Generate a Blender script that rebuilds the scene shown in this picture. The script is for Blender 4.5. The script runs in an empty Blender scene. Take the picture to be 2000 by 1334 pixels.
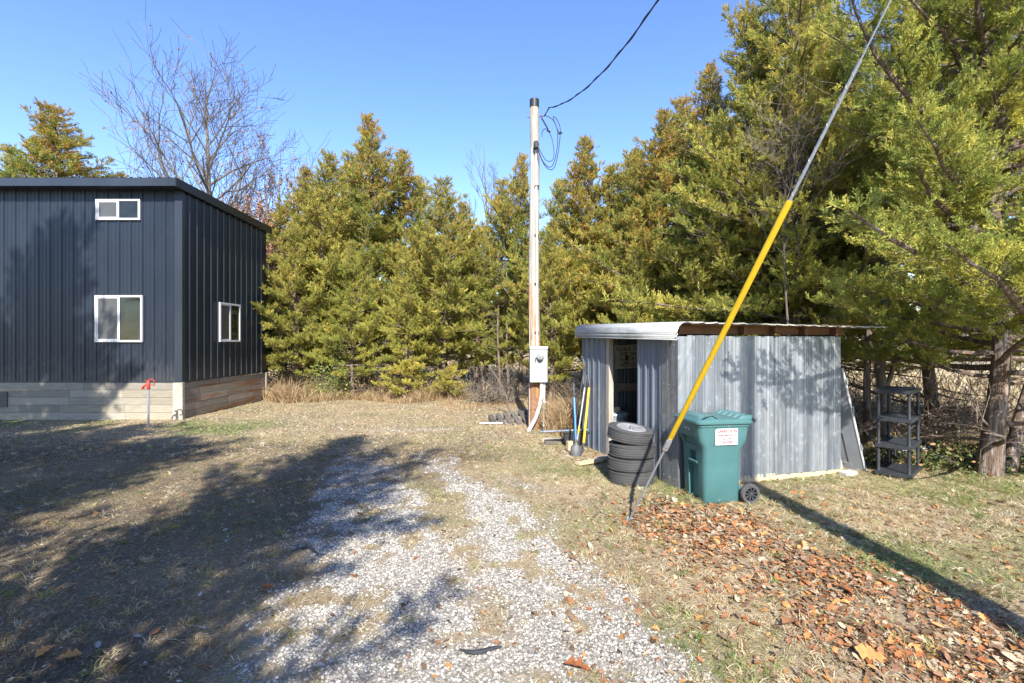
import bpy, math, random
import numpy as np
from mathutils import Vector, Matrix, Quaternion
PI = math.pi
C = bpy.context.scene.collection
SC = bpy.context.scene
rnd = random.Random(11)

# ------------------------------------------------------------------ camera
F = 974.0; CAMH = 2.0
cd = bpy.data.cameras.new('camera'); cam = bpy.data.objects.new('camera', cd); C.objects.link(cam)
cam.location = (0, 0, CAMH); cam.rotation_euler = (PI/2, 0, 0)
cd.sensor_width = 36; cd.lens = 36*F/2000; cd.clip_end = 3000; cd.clip_start = 0.05
SC.camera = cam
def at(u, v, Y): return Vector(((u-1000)/F*Y, Y, CAMH-(v-667)/F*Y))
# ------------------------------------------------------------------ world and sun
SX, SY = -0.075, 1.27
w = bpy.data.worlds.new('World'); SC.world = w; w.use_nodes = True
nt = w.node_tree; bg = nt.nodes['Background']
sky = nt.nodes.new('ShaderNodeTexSky'); sky.sky_type = 'NISHITA'; sky.sun_disc = False
sky.sun_elevation = math.atan(1/SY); sky.sun_rotation = PI - math.atan2(-SX, SY)
sky.altitude = 250; sky.air_density = 1.15; sky.dust_density = 0.25; sky.ozone_density = 3.6
hs_ = nt.nodes.new('ShaderNodeHueSaturation'); hs_.inputs['Saturation'].default_value = 1.15; hs_.inputs['Hue'].default_value = .516
nt.links.new(sky.outputs[0], hs_.inputs['Color']); nt.links.new(hs_.outputs[0], bg.inputs[0]); bg.inputs[1].default_value = 0.15
sl = bpy.data.lights.new('sun', 'SUN'); sl.energy = 4.6; sl.angle = math.radians(0.55); sl.color = (1, .95, .87)
so = bpy.data.objects.new('sun', sl); C.objects.link(so); so.location = (0, -10, 20)
so.rotation_euler = Vector((SX, SY, -1)).to_track_quat('-Z', 'Y').to_euler()
SC.view_settings.view_transform = 'Standard'; SC.view_settings.look = 'None'
SC.view_settings.exposure = 1.2; SC.view_settings.gamma = 1
SC.render.engine = 'CYCLES'
try: SC.cycles.max_bounces = 6; SC.cycles.transparent_max_bounces = 4
except Exception: pass

# ------------------------------------------------------------------ materials
def new_mat(name):
    m = bpy.data.materials.new(name); m.use_nodes = True
    return m, m.node_tree, m.node_tree.nodes['Principled BSDF']
def noise(nt, vec, scale, detail=4, rough=.6):
    n = nt.nodes.new('ShaderNodeTexNoise'); n.inputs['Scale'].default_value = scale
    n.inputs['Detail'].default_value = detail; n.inputs['Roughness'].default_value = rough
    nt.links.new(vec, n.inputs['Vector']); return n.outputs['Fac']
def ramp(nt, fac, a, b, ca=(0,0,0), cb=(1,1,1)):
    r = nt.nodes.new('ShaderNodeValToRGB'); e = r.color_ramp.elements
    e[0].position = a; e[1].position = b; e[0].color = (*ca, 1); e[1].color = (*cb, 1)
    nt.links.new(fac, r.inputs[0]); return r.outputs[0]
def mix(nt, fac, a, b, mode='MIX'):
    m = nt.nodes.new('ShaderNodeMix'); m.data_type = 'RGBA'; m.blend_type = mode
    for s, v in ((0, fac), (6, a), (7, b)):
        if isinstance(v, (int, float)): m.inputs[s].default_value = v
        elif isinstance(v, tuple): m.inputs[s].default_value = (*v[:3], 1)
        else: nt.links.new(v, m.inputs[s])
    return m.outputs[2]
def coords(nt, kind='Object', scale=(1,1,1)):
    t = nt.nodes.new('ShaderNodeTexCoord'); mp = nt.nodes.new('ShaderNodeMapping'); mp.inputs['Scale'].default_value = scale
    nt.links.new(t.outputs[kind], mp.inputs[0]); return mp.outputs[0]
def bump(nt, bs, h, strength, dist):
    b = nt.nodes.new('ShaderNodeBump'); b.inputs['Strength'].default_value = strength; b.inputs['Distance'].default_value = dist
    nt.links.new(h, b.inputs['Height']); nt.links.new(b.outputs[0], bs.inputs['Normal'])
def pm(name, c1, c2=None, scale=6, stretch=(1,1,1), rough=.6, metal=0, bmp=0, bdist=.01, bscale=None, spot=None, spot_scale=8, spot_at=(.6,.7), tint=False):
    m, nt, bs = new_mat(name); vec = coords(nt, 'Object', stretch)
    c2 = c2 or tuple(x*.75 for x in c1)
    f = noise(nt, vec, scale, 5); col = ramp(nt, f, .3, .7, c1, c2)
    if spot is not None:
        g = ramp(nt, noise(nt, vec, spot_scale, 6, .65), *spot_at); col = mix(nt, g, col, spot)
    if tint:
        a = nt.nodes.new('ShaderNodeAttribute'); a.attribute_name = 'tint'; col = mix(nt, 1.0, col, a.outputs['Color'], 'MULTIPLY')
    nt.links.new(col, bs.inputs['Base Color']); bs.inputs['Roughness'].default_value = rough; bs.inputs['Metallic'].default_value = metal
    if bmp: bump(nt, bs, noise(nt, vec, bscale or scale*4, 5), bmp, bdist)
    return m
def tint_mat(name, rough=.7, trans=0.0, var=.25, vscale=40):
    m, nt, bs = new_mat(name)
    a = nt.nodes.new('ShaderNodeAttribute'); a.attribute_name = 'tint'
    f = noise(nt, coords(nt), vscale, 3); v = ramp(nt, f, .3, .7, (1-var,)*3, (1+var*.4,)*3)
    col = mix(nt, 1.0, a.outputs['Color'], v, 'MULTIPLY')
    nt.links.new(col, bs.inputs['Base Color']); bs.inputs['Roughness'].default_value = rough
    bs.inputs['Specular IOR Level'].default_value = .3
    if trans:
        t = nt.nodes.new('ShaderNodeBsdfTranslucent'); nt.links.new(col, t.inputs[0])
        ms = nt.nodes.new('ShaderNodeMixShader'); ms.inputs[0].default_value = trans
        nt.links.new(bs.outputs[0], ms.inputs[1]); nt.links.new(t.outputs[0], ms.inputs[2])
        nt.links.new(ms.outputs[0], nt.nodes['Material Output'].inputs[0])
    return m
M = {}
M['leaf'] = tint_mat('cedar_foliage', .6, .42, .2, 2.0)
M['bark'] = pm('cedar_bark', (.20,.13,.09), (.10,.07,.05), 9, (4,4,.5), .9, 0, .9, .03, 22, spot=(.34,.29,.25), spot_scale=5, spot_at=(.5,.62))
M['bark_grey'] = pm('grey_bark', (.20,.165,.13), (.10,.08,.065), 5, (3,3,.7), .9, 0, .5, .01, 20)
M['litter'] = tint_mat('fallen_leaf', .75, .12, .3, 30)
M['blade'] = tint_mat('grass_blade', .75, .15, .2, 10)
M['stone'] = tint_mat('white_limestone', .8, 0, .18, 60)
M['navy'] = pm('navy_steel', (.014,.021,.034), (.021,.029,.044), 1.3, (1,1,.6), .38, .25, .25, .012, 1.5)
nt = M['navy'].node_tree; bs = nt.nodes['Principled BSDF']; src_ = bs.inputs['Base Color'].links[0].from_socket
v0 = coords(nt); sx_ = nt.nodes.new('ShaderNodeSeparateXYZ'); nt.links.new(v0, sx_.inputs[0]); mr_ = nt.nodes.new('ShaderNodeMapRange'); mr_.inputs[1].default_value = 1.0; mr_.inputs[2].default_value = 1.9; mr_.inputs[3].default_value = .22; mr_.inputs[4].default_value = -.12; nt.links.new(sx_.outputs[2], mr_.inputs[0])
ad_ = nt.nodes.new('ShaderNodeMath'); nt.links.new(noise(nt, coords(nt, 'Object', (4,4,1.2)), 3, 7, .7), ad_.inputs[0]); nt.links.new(mr_.outputs[0], ad_.inputs[1])
nt.links.new(mix(nt, ramp(nt, ad_.outputs[0], .48, .8, (0,0,0), (.4,.4,.4)), src_, (.13,.12,.11)), bs.inputs['Base Color'])
M['navy_trim'] = pm('navy_trim', (.030,.038,.052), (.045,.055,.07), 1.5, (1,1,.3), .34, .35, .05, .004, 3)
M['black_trim'] = pm('black_trim', (.014,.016,.02), None, 3, rough=.4)
M['white_vinyl'] = pm('white_vinyl', (.66,.66,.65), (.58,.58,.56), 4, rough=.4)
M['wood_grey'] = pm('weathered_wood', (.38,.345,.28), (.24,.215,.18), 5, (.6,.6,9), .85, 0, .4, .004, 30, spot=(.20,.15,.11), spot_scale=2.2, spot_at=(.68,.74), tint=True)
M['wood_side'] = pm('weathered_wood_stained', (.36,.31,.25), (.22,.185,.15), 5, (.6,.6,9), .85, 0, .4, .004, 30, spot=(.30,.12,.035), spot_scale=.8, spot_at=(.52,.62), tint=True)
M['wood_cream'] = pm('cream_wood', (.48,.42,.33), (.36,.31,.24), 4, (2,2,.6), .8, 0, .3, .003, 20)
M['wood_new'] = pm('pale_lumber', (.58,.46,.30), (.46,.36,.22), 4, (1,1,6), .8, 0, .3, .003, 20)
M['wood_brown'] = pm('brown_lumber', (.20,.095,.04), (.11,.055,.025), 5, (1,4,4), .85, 0, .3, .004, 20)
M['wood_post'] = pm('grey_post', (.45,.40,.34), (.30,.25,.2), 6, (3,3,.6), .85, 0, .4, .004, 20)
m, nt, bs = new_mat('peeling_pole_wood'); M['pole_wood'] = m
v1 = coords(nt, 'Object', (5, 5, .5)); v0 = coords(nt, 'Object')
c_ = ramp(nt, noise(nt, v1, 2.2, 6, .65), .3, .7, (.26,.23,.18), (.42,.395,.34))
sx_ = nt.nodes.new('ShaderNodeSeparateXYZ'); nt.links.new(v0, sx_.inputs[0])
mr_ = nt.nodes.new('ShaderNodeMapRange'); mr_.inputs[1].default_value = .8; mr_.inputs[2].default_value = 4.2; mr_.inputs[3].default_value = .30; mr_.inputs[4].default_value = -.03; nt.links.new(sx_.outputs[2], mr_.inputs[0])
ad_ = nt.nodes.new('ShaderNodeMath'); nt.links.new(noise(nt, v1, 1.3, 6, .65), ad_.inputs[0]); nt.links.new(mr_.outputs[0], ad_.inputs[1])
c_ = mix(nt, ramp(nt, ad_.outputs[0], .56, .64), c_, (.40,.19,.06)); c_ = mix(nt, ramp(nt, noise(nt, v1, 7, 3), .62, .68), c_, (.16,.13,.10))
nt.links.new(c_, bs.inputs['Base Color']); bs.inputs['Roughness'].default_value = .85; bump(nt, bs, noise(nt, v1, 6, 5), .6, .01)
M['pole_dark'] = pm('pole_wood_base', (.31,.17,.09), (.19,.10,.055), 4, (3,3,.4), .85, 0, .5, .006, 25)
M['pole_far'] = pm('utility_pole_wood', (.22,.16,.11), None, 4, (3,3,.35), .9, 0, .5, .006, 25)
m, nt, bs = new_mat('galvanised_steel'); M['galv'] = m
v1 = coords(nt, 'Object', (9, 9, .14)); v2 = coords(nt, 'Object', (1, 1, .8))
c_ = ramp(nt, noise(nt, v1, 1.0, 6, .6), .32, .68, (.17,.19,.215), (.38,.40,.42)); c_ = mix(nt, ramp(nt, noise(nt, v2, 11, 8, .75), .54, .70), c_, (.50,.51,.51))
c_ = mix(nt, ramp(nt, noise(nt, coords(nt, 'Object', (3.2, 3.2, .12)), 1.6, 5, .6), .50, .58, (0,0,0), (.8,.8,.8)), c_, (.16,.18,.20)); c_ = mix(nt, ramp(nt, noise(nt, coords(nt, 'Object', (6, 6, .5)), 1.3, 5, .6), .60, .68, (0,0,0), (.75,.75,.75)), c_, (.46,.44,.39))
nt.links.new(c_, bs.inputs['Base Color']); bs.inputs['Metallic'].default_value = .55; nt.links.new(ramp(nt, noise(nt, v2, 9, 5), .3, .7, (.3,.3,.3), (.55,.55,.55)), bs.inputs['Roughness']); bump(nt, bs, noise(nt, v1, 2, 4), .25, .006)
M['galv_blue'] = pm('blue_grey_steel', (.21,.25,.31), (.14,.17,.22), 3, (3,3,.4), .38, .4, .08, .004, 8, spot=(.36,.40,.45), spot_scale=5, spot_at=(.62,.75))
M['galv_white'] = pm('white_roof_steel', (.50,.51,.50), (.40,.42,.41), 3, (1,.4,2), .45, .1, .05, .004, 8, spot=(.22,.23,.19), spot_scale=2.2, spot_at=(.52,.7))
M['can'] = pm('galvanised_can', (.50,.58,.62), (.34,.42,.48), 9, rough=.35, metal=.5)
M['roof_steel'] = pm('weathered_roof_steel', (.50,.50,.47), (.30,.28,.22), 3, rough=.55, metal=.2)
M['dark_in'] = pm('shed_floor_dirt', (.12,.09,.06), None, 5, rough=.95)
M['rubber'] = pm('tyre_rubber', (.050,.051,.054), (.080,.078,.074), 5, rough=.75, bmp=.2, bdist=.003)
M['alloy'] = pm('silver_alloy', (.42,.43,.44), (.34,.34,.35), 8, rough=.4, metal=.4)
M['black_pl'] = pm('black_plastic', (.030,.032,.036), (.055,.058,.064), 6, rough=.5)
M['shelf_pl'] = pm('grey_black_plastic', (.022,.025,.03), (.04,.044,.05), 9, (1,1,.5), rough=.5)
M['teal'] = pm('teal_plastic', (.050,.135,.135), (.068,.165,.165), 3, rough=.42, bmp=.06, bdist=.002, bscale=40, spot=(.30,.38,.36), spot_scale=9, spot_at=(.66,.74))
M['white_paint'] = pm('white_label', (.66,.65,.65), (.60,.59,.59), 10, rough=.5)
M['red_ink'] = pm('red_ink', (.42,.015,.03), None, 10, rough=.6)
M['black_ink'] = pm('black_ink', (.02,.02,.02), None, 10, rough=.6)
M['sign_board'] = pm('sign_board', (.72,.68,.54), (.6,.56,.44), 4, rough=.7)
M['yellow'] = pm('yellow_plastic', (.60,.40,.010), (.50,.32,.010), 5, (3,3,.8), rough=.5, spot=(.30,.22,.06), spot_scale=9, spot_at=(.62,.72))
M['yellow_h'] = pm('yellow_handle', (.80,.55,.02), (.65,.42,.02), 4, rough=.45)
M['blue_h'] = pm('blue_handle', (.06,.24,.62), (.05,.19,.5), 8, rough=.4)
M['steel_h'] = pm('silver_handle', (.6,.6,.6), (.45,.45,.45), 8, rough=.35, metal=.5)
M['steel'] = pm('guy_steel', (.42,.45,.50), (.32,.35,.39), 20, rough=.4, metal=.5)
M['red_paint'] = pm('red_paint', (.48,.05,.03), (.33,.035,.025), 14, rough=.45)
M['box_grey'] = pm('meter_box_grey', (.42,.45,.44), (.37,.40,.39), 3, rough=.45)
M['pvc'] = pm('white_conduit', (.58,.59,.59), (.48,.48,.48), 6, rough=.4)
M['cable'] = pm('black_cable', (.018,.018,.018), None, 5, rough=.5)
M['rust'] = pm('rusty_steel', (.22,.09,.04), (.10,.05,.03), 9, rough=.8)
M['concrete'] = pm('concrete_block', (.52,.50,.45), (.42,.40,.35), 8, rough=.9, bmp=.5, bdist=.006)
M['door_grey'] = pm('old_grey_door', (.27,.29,.32), (.20,.215,.24), 3, rough=.45, metal=.2, spot=(.34,.36,.38), spot_scale=5)
M['straw_soil'] = pm('board_dark', (.16,.14,.12), (.09,.08,.07), 8, (1,1,5), rough=.9, tint=True)
m, nt, bs = new_mat('window_glass'); M['glass'] = m
f = noise(nt, coords(nt), 3.0, 4)
nt.links.new(ramp(nt, f, .35, .75, (.008,.010,.010), (.025,.028,.025)), bs.inputs['Base Color'])
bs.inputs['Roughness'].default_value = .05; bs.inputs['Specular IOR Level'].default_value = .5
M['screen'] = pm('window_screen', (.085,.088,.088), (.065,.068,.066), 3, rough=.35)
M['lens'] = pm('meter_glass', (.45,.46,.46), (.15,.15,.15), 14, rough=.08)

# ------------------------------------------------------------------ mesh helpers
class MB:
    def __init__(s): s.v = []; s.f = []; s.t = []; s.cur = (1,1,1)
    def add(s, vs, fs):
        n = len(s.v); s.v += [tuple(p) for p in vs]
        for f in fs: s.f.append([i+n for i in f]); s.t.append(s.cur)
    def box(s, a, b):
        x0,y0,z0 = a; x1,y1,z1 = b
        s.add([(x0,y0,z0),(x1,y0,z0),(x1,y1,z0),(x0,y1,z0),(x0,y0,z1),(x1,y0,z1),(x1,y1,z1),(x0,y1,z1)],
              [(0,3,2,1),(4,5,6,7),(0,1,5,4),(1,2,6,5),(2,3,7,6),(3,0,4,7)])
    def bar(s, p, q, w, h, up=(0,0,1)):                     # box beam from p to q
        p = Vector(p); q = Vector(q); d = (q-p).normalized(); up = Vector(up)
        sd = d.cross(up)
        if sd.length < 1e-4: sd = d.cross(Vector((1,0,0)))
        sd.normalize(); u = sd.cross(d).normalized()
        vs = []
        for c in (p, q):
            for a, b in ((-1,-1),(1,-1),(1,1),(-1,1)): vs.append(c + sd*a*w/2 + u*b*h/2)
        s.add(vs, [(0,1,2,3),(7,6,5,4),(0,4,5,1),(1,5,6,2),(2,6,7,3),(3,7,4,0)])
    def tube(s, pts, rad, n=8, cap=True):
        pts = [Vector(p) for p in pts]
        if not hasattr(rad, '__len__'): rad = [rad]*len(pts)
        vs = []; u = None
        for i, p in enumerate(pts):
            d = (pts[min(i+1, len(pts)-1)] - pts[max(i-1, 0)])
            d = d.normalized() if d.length > 1e-9 else Vector((0,0,1))
            if u is None:
                u = d.orthogonal().normalized()
            else:
                u = (u - d*u.dot(d)); u = u.normalized() if u.length > 1e-6 else d.orthogonal().normalized()
            wv = d.cross(u)
            for k in range(n):
                a = 2*PI*k/n; vs.append(p + (u*math.cos(a) + wv*math.sin(a))*rad[i])
        fs = []
        for i in range(len(pts)-1):
            for k in range(n):
                a = i*n+k; b = i*n+(k+1)%n; fs.append((a, b, b+n, a+n))
        if cap: fs.append(tuple(range(n-1, -1, -1))); fs.append(tuple((len(pts)-1)*n+k for k in range(n)))
        s.add(vs, fs)
    def lathe(s, prof, n=32, mtx=None, closed=False):       # prof: (r, z)
        vs = []
        for r, z in prof:
            for k in range(n):
                a = 2*PI*k/n; p = Vector((r*math.cos(a), r*math.sin(a), z)); vs.append(mtx @ p if mtx else p)
        fs = []; m = len(prof)
        for i in range(m if closed else m-1):
            j = (i+1) % m
            for k in range(n):
                fs.append((i*n+k, i*n+(k+1)%n, j*n+(k+1)%n, j*n+k))
        if not closed:
            if prof[0][0] > 0: fs.append(tuple(range(n-1, -1, -1)))
            if prof[-1][0] > 0: fs.append(tuple((m-1)*n+k for k in range(n)))
        s.add(vs, fs)
    def extrude(s, poly, vec):                              # closed polygon of 3d points swept by vec
        vec = Vector(vec); n = len(poly); a = [Vector(p) for p in poly]; vs = a + [p+vec for p in a]
        fs = [tuple(range(n-1,-1,-1)), tuple(range(n, 2*n))] + [(i, (i+1)%n, (i+1)%n+n, i+n) for i in range(n)]
        s.add(vs, fs)
    def loft(s, rings, cap=True):
        n = len(rings[0]); vs = [p for r in rings for p in r]; fs = []
        for i in range(len(rings)-1):
            for k in range(n):
                fs.append((i*n+k, i*n+(k+1)%n, (i+1)*n+(k+1)%n, (i+1)*n+k))
        if cap: fs.append(tuple(range(n-1,-1,-1))); fs.append(tuple((len(rings)-1)*n+k for k in range(n)))
        s.add(vs, fs)
def tag(o, label=None, cat=None, group=None, kind=None):
    if label: o['label'] = label
    if cat: o['category'] = cat
    if group: o['group'] = group
    if kind: o['kind'] = kind
    return o
def obj(name, mb, mat, parent=None, bevel=0, smooth=None, tint=False, loc=None, rz=0, segs=2):
    me = bpy.data.meshes.new(name); me.from_pydata(mb.v, [], mb.f); me.materials.append(M[mat] if isinstance(mat, str) else mat)
    if tint:
        at_ = me.attributes.new('tint', 'FLOAT_COLOR', 'POINT'); arr = np.ones((len(mb.v), 4), 'f')
        for f, t in zip(mb.f, mb.t):
            for i in f: arr[i, :3] = t
        at_.data.foreach_set('color', arr.ravel())
    me.update()
    o = bpy.data.objects.new(name, me); C.objects.link(o)
    if parent: o.parent = parent
    if loc is not None: o.location = loc
    o.rotation_euler.z = rz
    if smooth:
        me.polygons.foreach_set('use_smooth', [True]*len(me.polygons))
        try: me.set_sharp_from_angle(angle=math.radians(smooth))
        except Exception: pass
    if bevel:
        b = o.modifiers.new('bevel', 'BEVEL'); b.width = bevel; b.segments = segs; b.limit_method = 'ANGLE'; b.angle_limit = math.radians(35)
    return o
def thing(name, loc, label, cat, rz=0, group=None):
    o = bpy.data.objects.new(name, None); C.objects.link(o); o.location = loc; o.rotation_euler = (0, 0, rz); o.empty_display_size = .2
    return tag(o, label, cat, group)
def copy_tree(o, parent=None):
    c = o.copy(); C.objects.link(c); c.parent = parent
    for ch in list(o.children): copy_tree(ch, c)
    return c
def np_mesh(name, V, Fc, col=None, mat=None, parent=None, smooth=False):
    V = np.ascontiguousarray(V, 'f'); Fc = np.ascontiguousarray(Fc, 'i'); k = Fc.shape[1]
    me = bpy.data.meshes.new(name); me.vertices.add(len(V)); me.vertices.foreach_set('co', V.ravel())
    me.loops.add(Fc.size); me.loops.foreach_set('vertex_index', Fc.ravel())
    me.polygons.add(len(Fc)); me.polygons.foreach_set('loop_start', np.arange(0, Fc.size, k, dtype='i'))
    me.polygons.foreach_set('loop_total', np.full(len(Fc), k, 'i'))
    if smooth: me.polygons.foreach_set('use_smooth', np.ones(len(Fc), bool))
    me.update(calc_edges=True)
    if col is not None:
        a = me.attributes.new('tint', 'FLOAT_COLOR', 'POINT'); c4 = np.ones((len(V), 4), 'f'); c4[:, :3] = col
        a.data.foreach_set('color', c4.ravel())
    if mat: me.materials.append(M[mat] if isinstance(mat, str) else mat)
    o = bpy.data.objects.new(name, me); C.objects.link(o)
    if parent: o.parent = parent
    return o
def text_mesh(name, body, size, mat, parent, mtx, align='CENTER', sx=1.0, extr=.0008, offset=0):
    cu = bpy.data.curves.new(name, 'FONT'); cu.body = body; cu.size = size; cu.align_x = align; cu.extrude = extr; cu.offset = offset
    cu.resolution_u = 3
    t = bpy.data.objects.new(name, cu); C.objects.link(t)
    dg = bpy.context.evaluated_depsgraph_get(); me = bpy.data.meshes.new_from_object(t.evaluated_get(dg))
    bpy.data.objects.remove(t); me.transform(mtx @ Matrix.Diagonal((sx, 1, 1, 1))); me.materials.clear(); me.materials.append(M[mat])
    o = bpy.data.objects.new(name, me); C.objects.link(o); o.parent = parent; return o
# value noise on numpy arrays
_tab = {}
def vn(x, y, f, seed=0):
    if seed not in _tab: _tab[seed] = np.random.RandomState(seed).rand(256, 256)
    T = _tab[seed]; x = np.asarray(x)*f; y = np.asarray(y)*f
    xi = np.floor(x).astype(int); yi = np.floor(y).astype(int); fx = x-xi; fy = y-yi
    fx = fx*fx*(3-2*fx); fy = fy*fy*(3-2*fy)
    g = lambda a, b: T[(xi+a) % 256, (yi+b) % 256]
    return (g(0,0)*(1-fx)+g(1,0)*fx)*(1-fy) + (g(0,1)*(1-fx)+g(1,1)*fx)*fy
def fbm(x, y, f, seed=0, o=3):
    r = 0; a = .5; t = 0
    for i in range(o): r = r + a*vn(x, y, f*2**i, seed+i); t += a; a *= .5
    return r/t

# ------------------------------------------------------------------ ground
def sstep(a, b, x): t = np.clip((x-a)/(b-a), 0, 1); return t*t*(3-2*t)
def gh(x, y):
    x = np.asarray(x, float); y = np.asarray(y, float)
    return (fbm(x, y, .45, 50, 2)-.5)*.05*sstep(1, 3, y) + (fbm(x, y, 5, 60, 3)-.5)*.022
def gravel(x, y):
    c = np.interp(y, [2, 2.9, 4.5, 5.85, 7.4, 9, 11, 12.5], [.05, -.2, -.62, -.97, -1.6, -2.3, -2.7, -3.0])
    hw = np.interp(y, [2.9, 5, 9, 12], [1.6, 1.5, 1.25, 1.0])
    n = fbm(x, y, 1.6, 3, 3)-.5; n2 = fbm(x, y, 6, 9, 2)-.5
    d = np.abs(x-c)/hw
    g = 1 - sstep(.6, 1.08, d + n*.55)
    g = g*(1 - .6*np.exp(-((x-c-.22)/.28)**2)*sstep(4.6, 5.6, y + n*2)) * (1 - .42*np.exp(-((x-c-.25)/.30)**2))
    g = g*(1 - .75*sstep(7.6, 9.6, y + n*2.5))
    far = np.exp(-((y-11.3-(x+1.6)*.12)/.12)**2)*sstep(-3.6, -2.8, x)*(1-sstep(-1.6, -1.0, x))
    side = np.exp(-(((x-.1)/.35)**2 + ((y-7.15-(x)*-.9)/.16)**2))
    return np.clip(1.0*sstep(.18, .78, g*(.78 + n2*1.5 + n*.9)) + far*.7 + side*.5, 0, 1)
def litter(x, y):
    c = np.interp(y, [2, 2.9, 3.5, 4.5, 5.5, 6.4], [3.3, 3.0, 2.85, 2.45, 2.1, 2.0])
    hw = np.interp(y, [2.5, 3.5, 4.5, 5.5, 6.4], [1.35, 1.1, .9, .85, .65])
    n = fbm(x, y, 1.5, 21, 3)-.5
    return (1-sstep(.40, 1.35, np.abs(x-c)/hw + n*.7))*(1-sstep(5.9, 6.5, y))
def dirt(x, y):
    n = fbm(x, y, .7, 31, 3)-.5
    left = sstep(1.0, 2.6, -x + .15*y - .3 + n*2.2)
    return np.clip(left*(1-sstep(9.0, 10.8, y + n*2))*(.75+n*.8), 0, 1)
def green(x, y):
    n = fbm(x, y, .9, 41, 3)
    nearhouse = np.exp(-((y-11.7)/.9)**2)*sstep(5, 6.5, -x)
    right = sstep(1.0, 2.6, x)*.55
    mid = np.exp(-((x-.6-(6-y)*-.1)/1.1)**2)*.35
    return np.clip((n-.38)*2.4*(.25 + right*1.3 + nearhouse*1.6 + mid), 0, 1)
def axis(a0, a1, d0, lo, hi):
    mid = np.arange(a0, a1+d0/2, d0); out = []; s = d0; p = a1
    while p < hi: s *= 1.35; p += s; out.append(p)
    o2 = []; s = d0; p = a0
    while p > lo: s *= 1.35; p -= s; o2.append(p)
    return np.array(o2[::-1] + list(mid) + out)
xs = axis(-9, 9, .09, -900, 900); ys = axis(2, 13, .09, -500, 1500)
GX, GY = np.meshgrid(xs, ys)
fade = (1-sstep(20, 40, np.abs(GX)))*(1-sstep(25, 45, GY))
GZ = gh(GX, GY)*fade
V = np.stack([GX, GY, GZ], -1).reshape(-1, 3); nx = len(xs); ny = len(ys)
I = (np.arange(ny-1)[:, None]*nx + np.arange(nx-1)[None, :]).ravel()
FC = np.stack([I, I+1, I+nx+1, I+nx], -1)
near = (1-sstep(14, 20, GY))*(1-sstep(15, 20, np.abs(GX)))
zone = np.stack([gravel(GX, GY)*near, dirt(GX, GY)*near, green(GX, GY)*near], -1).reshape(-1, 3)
m, nt, bs = new_mat('ground_soil_and_grass')
a = nt.nodes.new('ShaderNodeAttribute'); a.attribute_name = 'tint'
sp = nt.nodes.new('ShaderNodeSeparateColor'); nt.links.new(a.outputs['Color'], sp.inputs[0])
vec = coords(nt)
straw = ramp(nt, noise(nt, vec, 38, 6, .7), .34, .66, (.10,.07,.04), (.40,.32,.20))
straw = mix(nt, ramp(nt, noise(nt, vec, .8, 5), .4, .65), straw, mix(nt, .5, straw, (.52,.38,.2)))
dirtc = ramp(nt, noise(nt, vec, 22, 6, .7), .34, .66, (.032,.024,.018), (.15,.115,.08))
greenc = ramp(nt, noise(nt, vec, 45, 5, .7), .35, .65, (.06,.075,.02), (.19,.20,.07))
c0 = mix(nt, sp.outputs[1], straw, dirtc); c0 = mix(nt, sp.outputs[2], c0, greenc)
vo = nt.nodes.new('ShaderNodeTexVoronoi'); vo.inputs['Scale'].default_value = 42; nt.links.new(vec, vo.inputs[0])
vs_ = nt.nodes.new('ShaderNodeSeparateColor'); nt.links.new(vo.outputs['Color'], vs_.inputs[0])
add = nt.nodes.new('ShaderNodeMath'); add.operation = 'ADD'; nt.links.new(vs_.outputs[0], add.inputs[0]); nt.links.new(sp.outputs[0], add.inputs[1])
gfac = ramp(nt, add.outputs[0], 1.0, 1.06)
gcol = ramp(nt, vs_.outputs[1], 0, 1, (.36,.345,.32), (.58,.57,.55))
gdirt = mix(nt, sp.outputs[0], c0, ramp(nt, noise(nt, vec, 30, 5, .7), .34, .64, (.09,.075,.055), (.40,.36,.30)))
nt.links.new(mix(nt, gfac, gdirt, gcol), bs.inputs['Base Color']); bs.inputs['Roughness'].default_value = .95
bump(nt, bs, noise(nt, vec, 40, 6, .7), .8, .02)
M['ground'] = m
tag(np_mesh('ground', V, FC, zone, 'ground', smooth=True), kind='structure')

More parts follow.
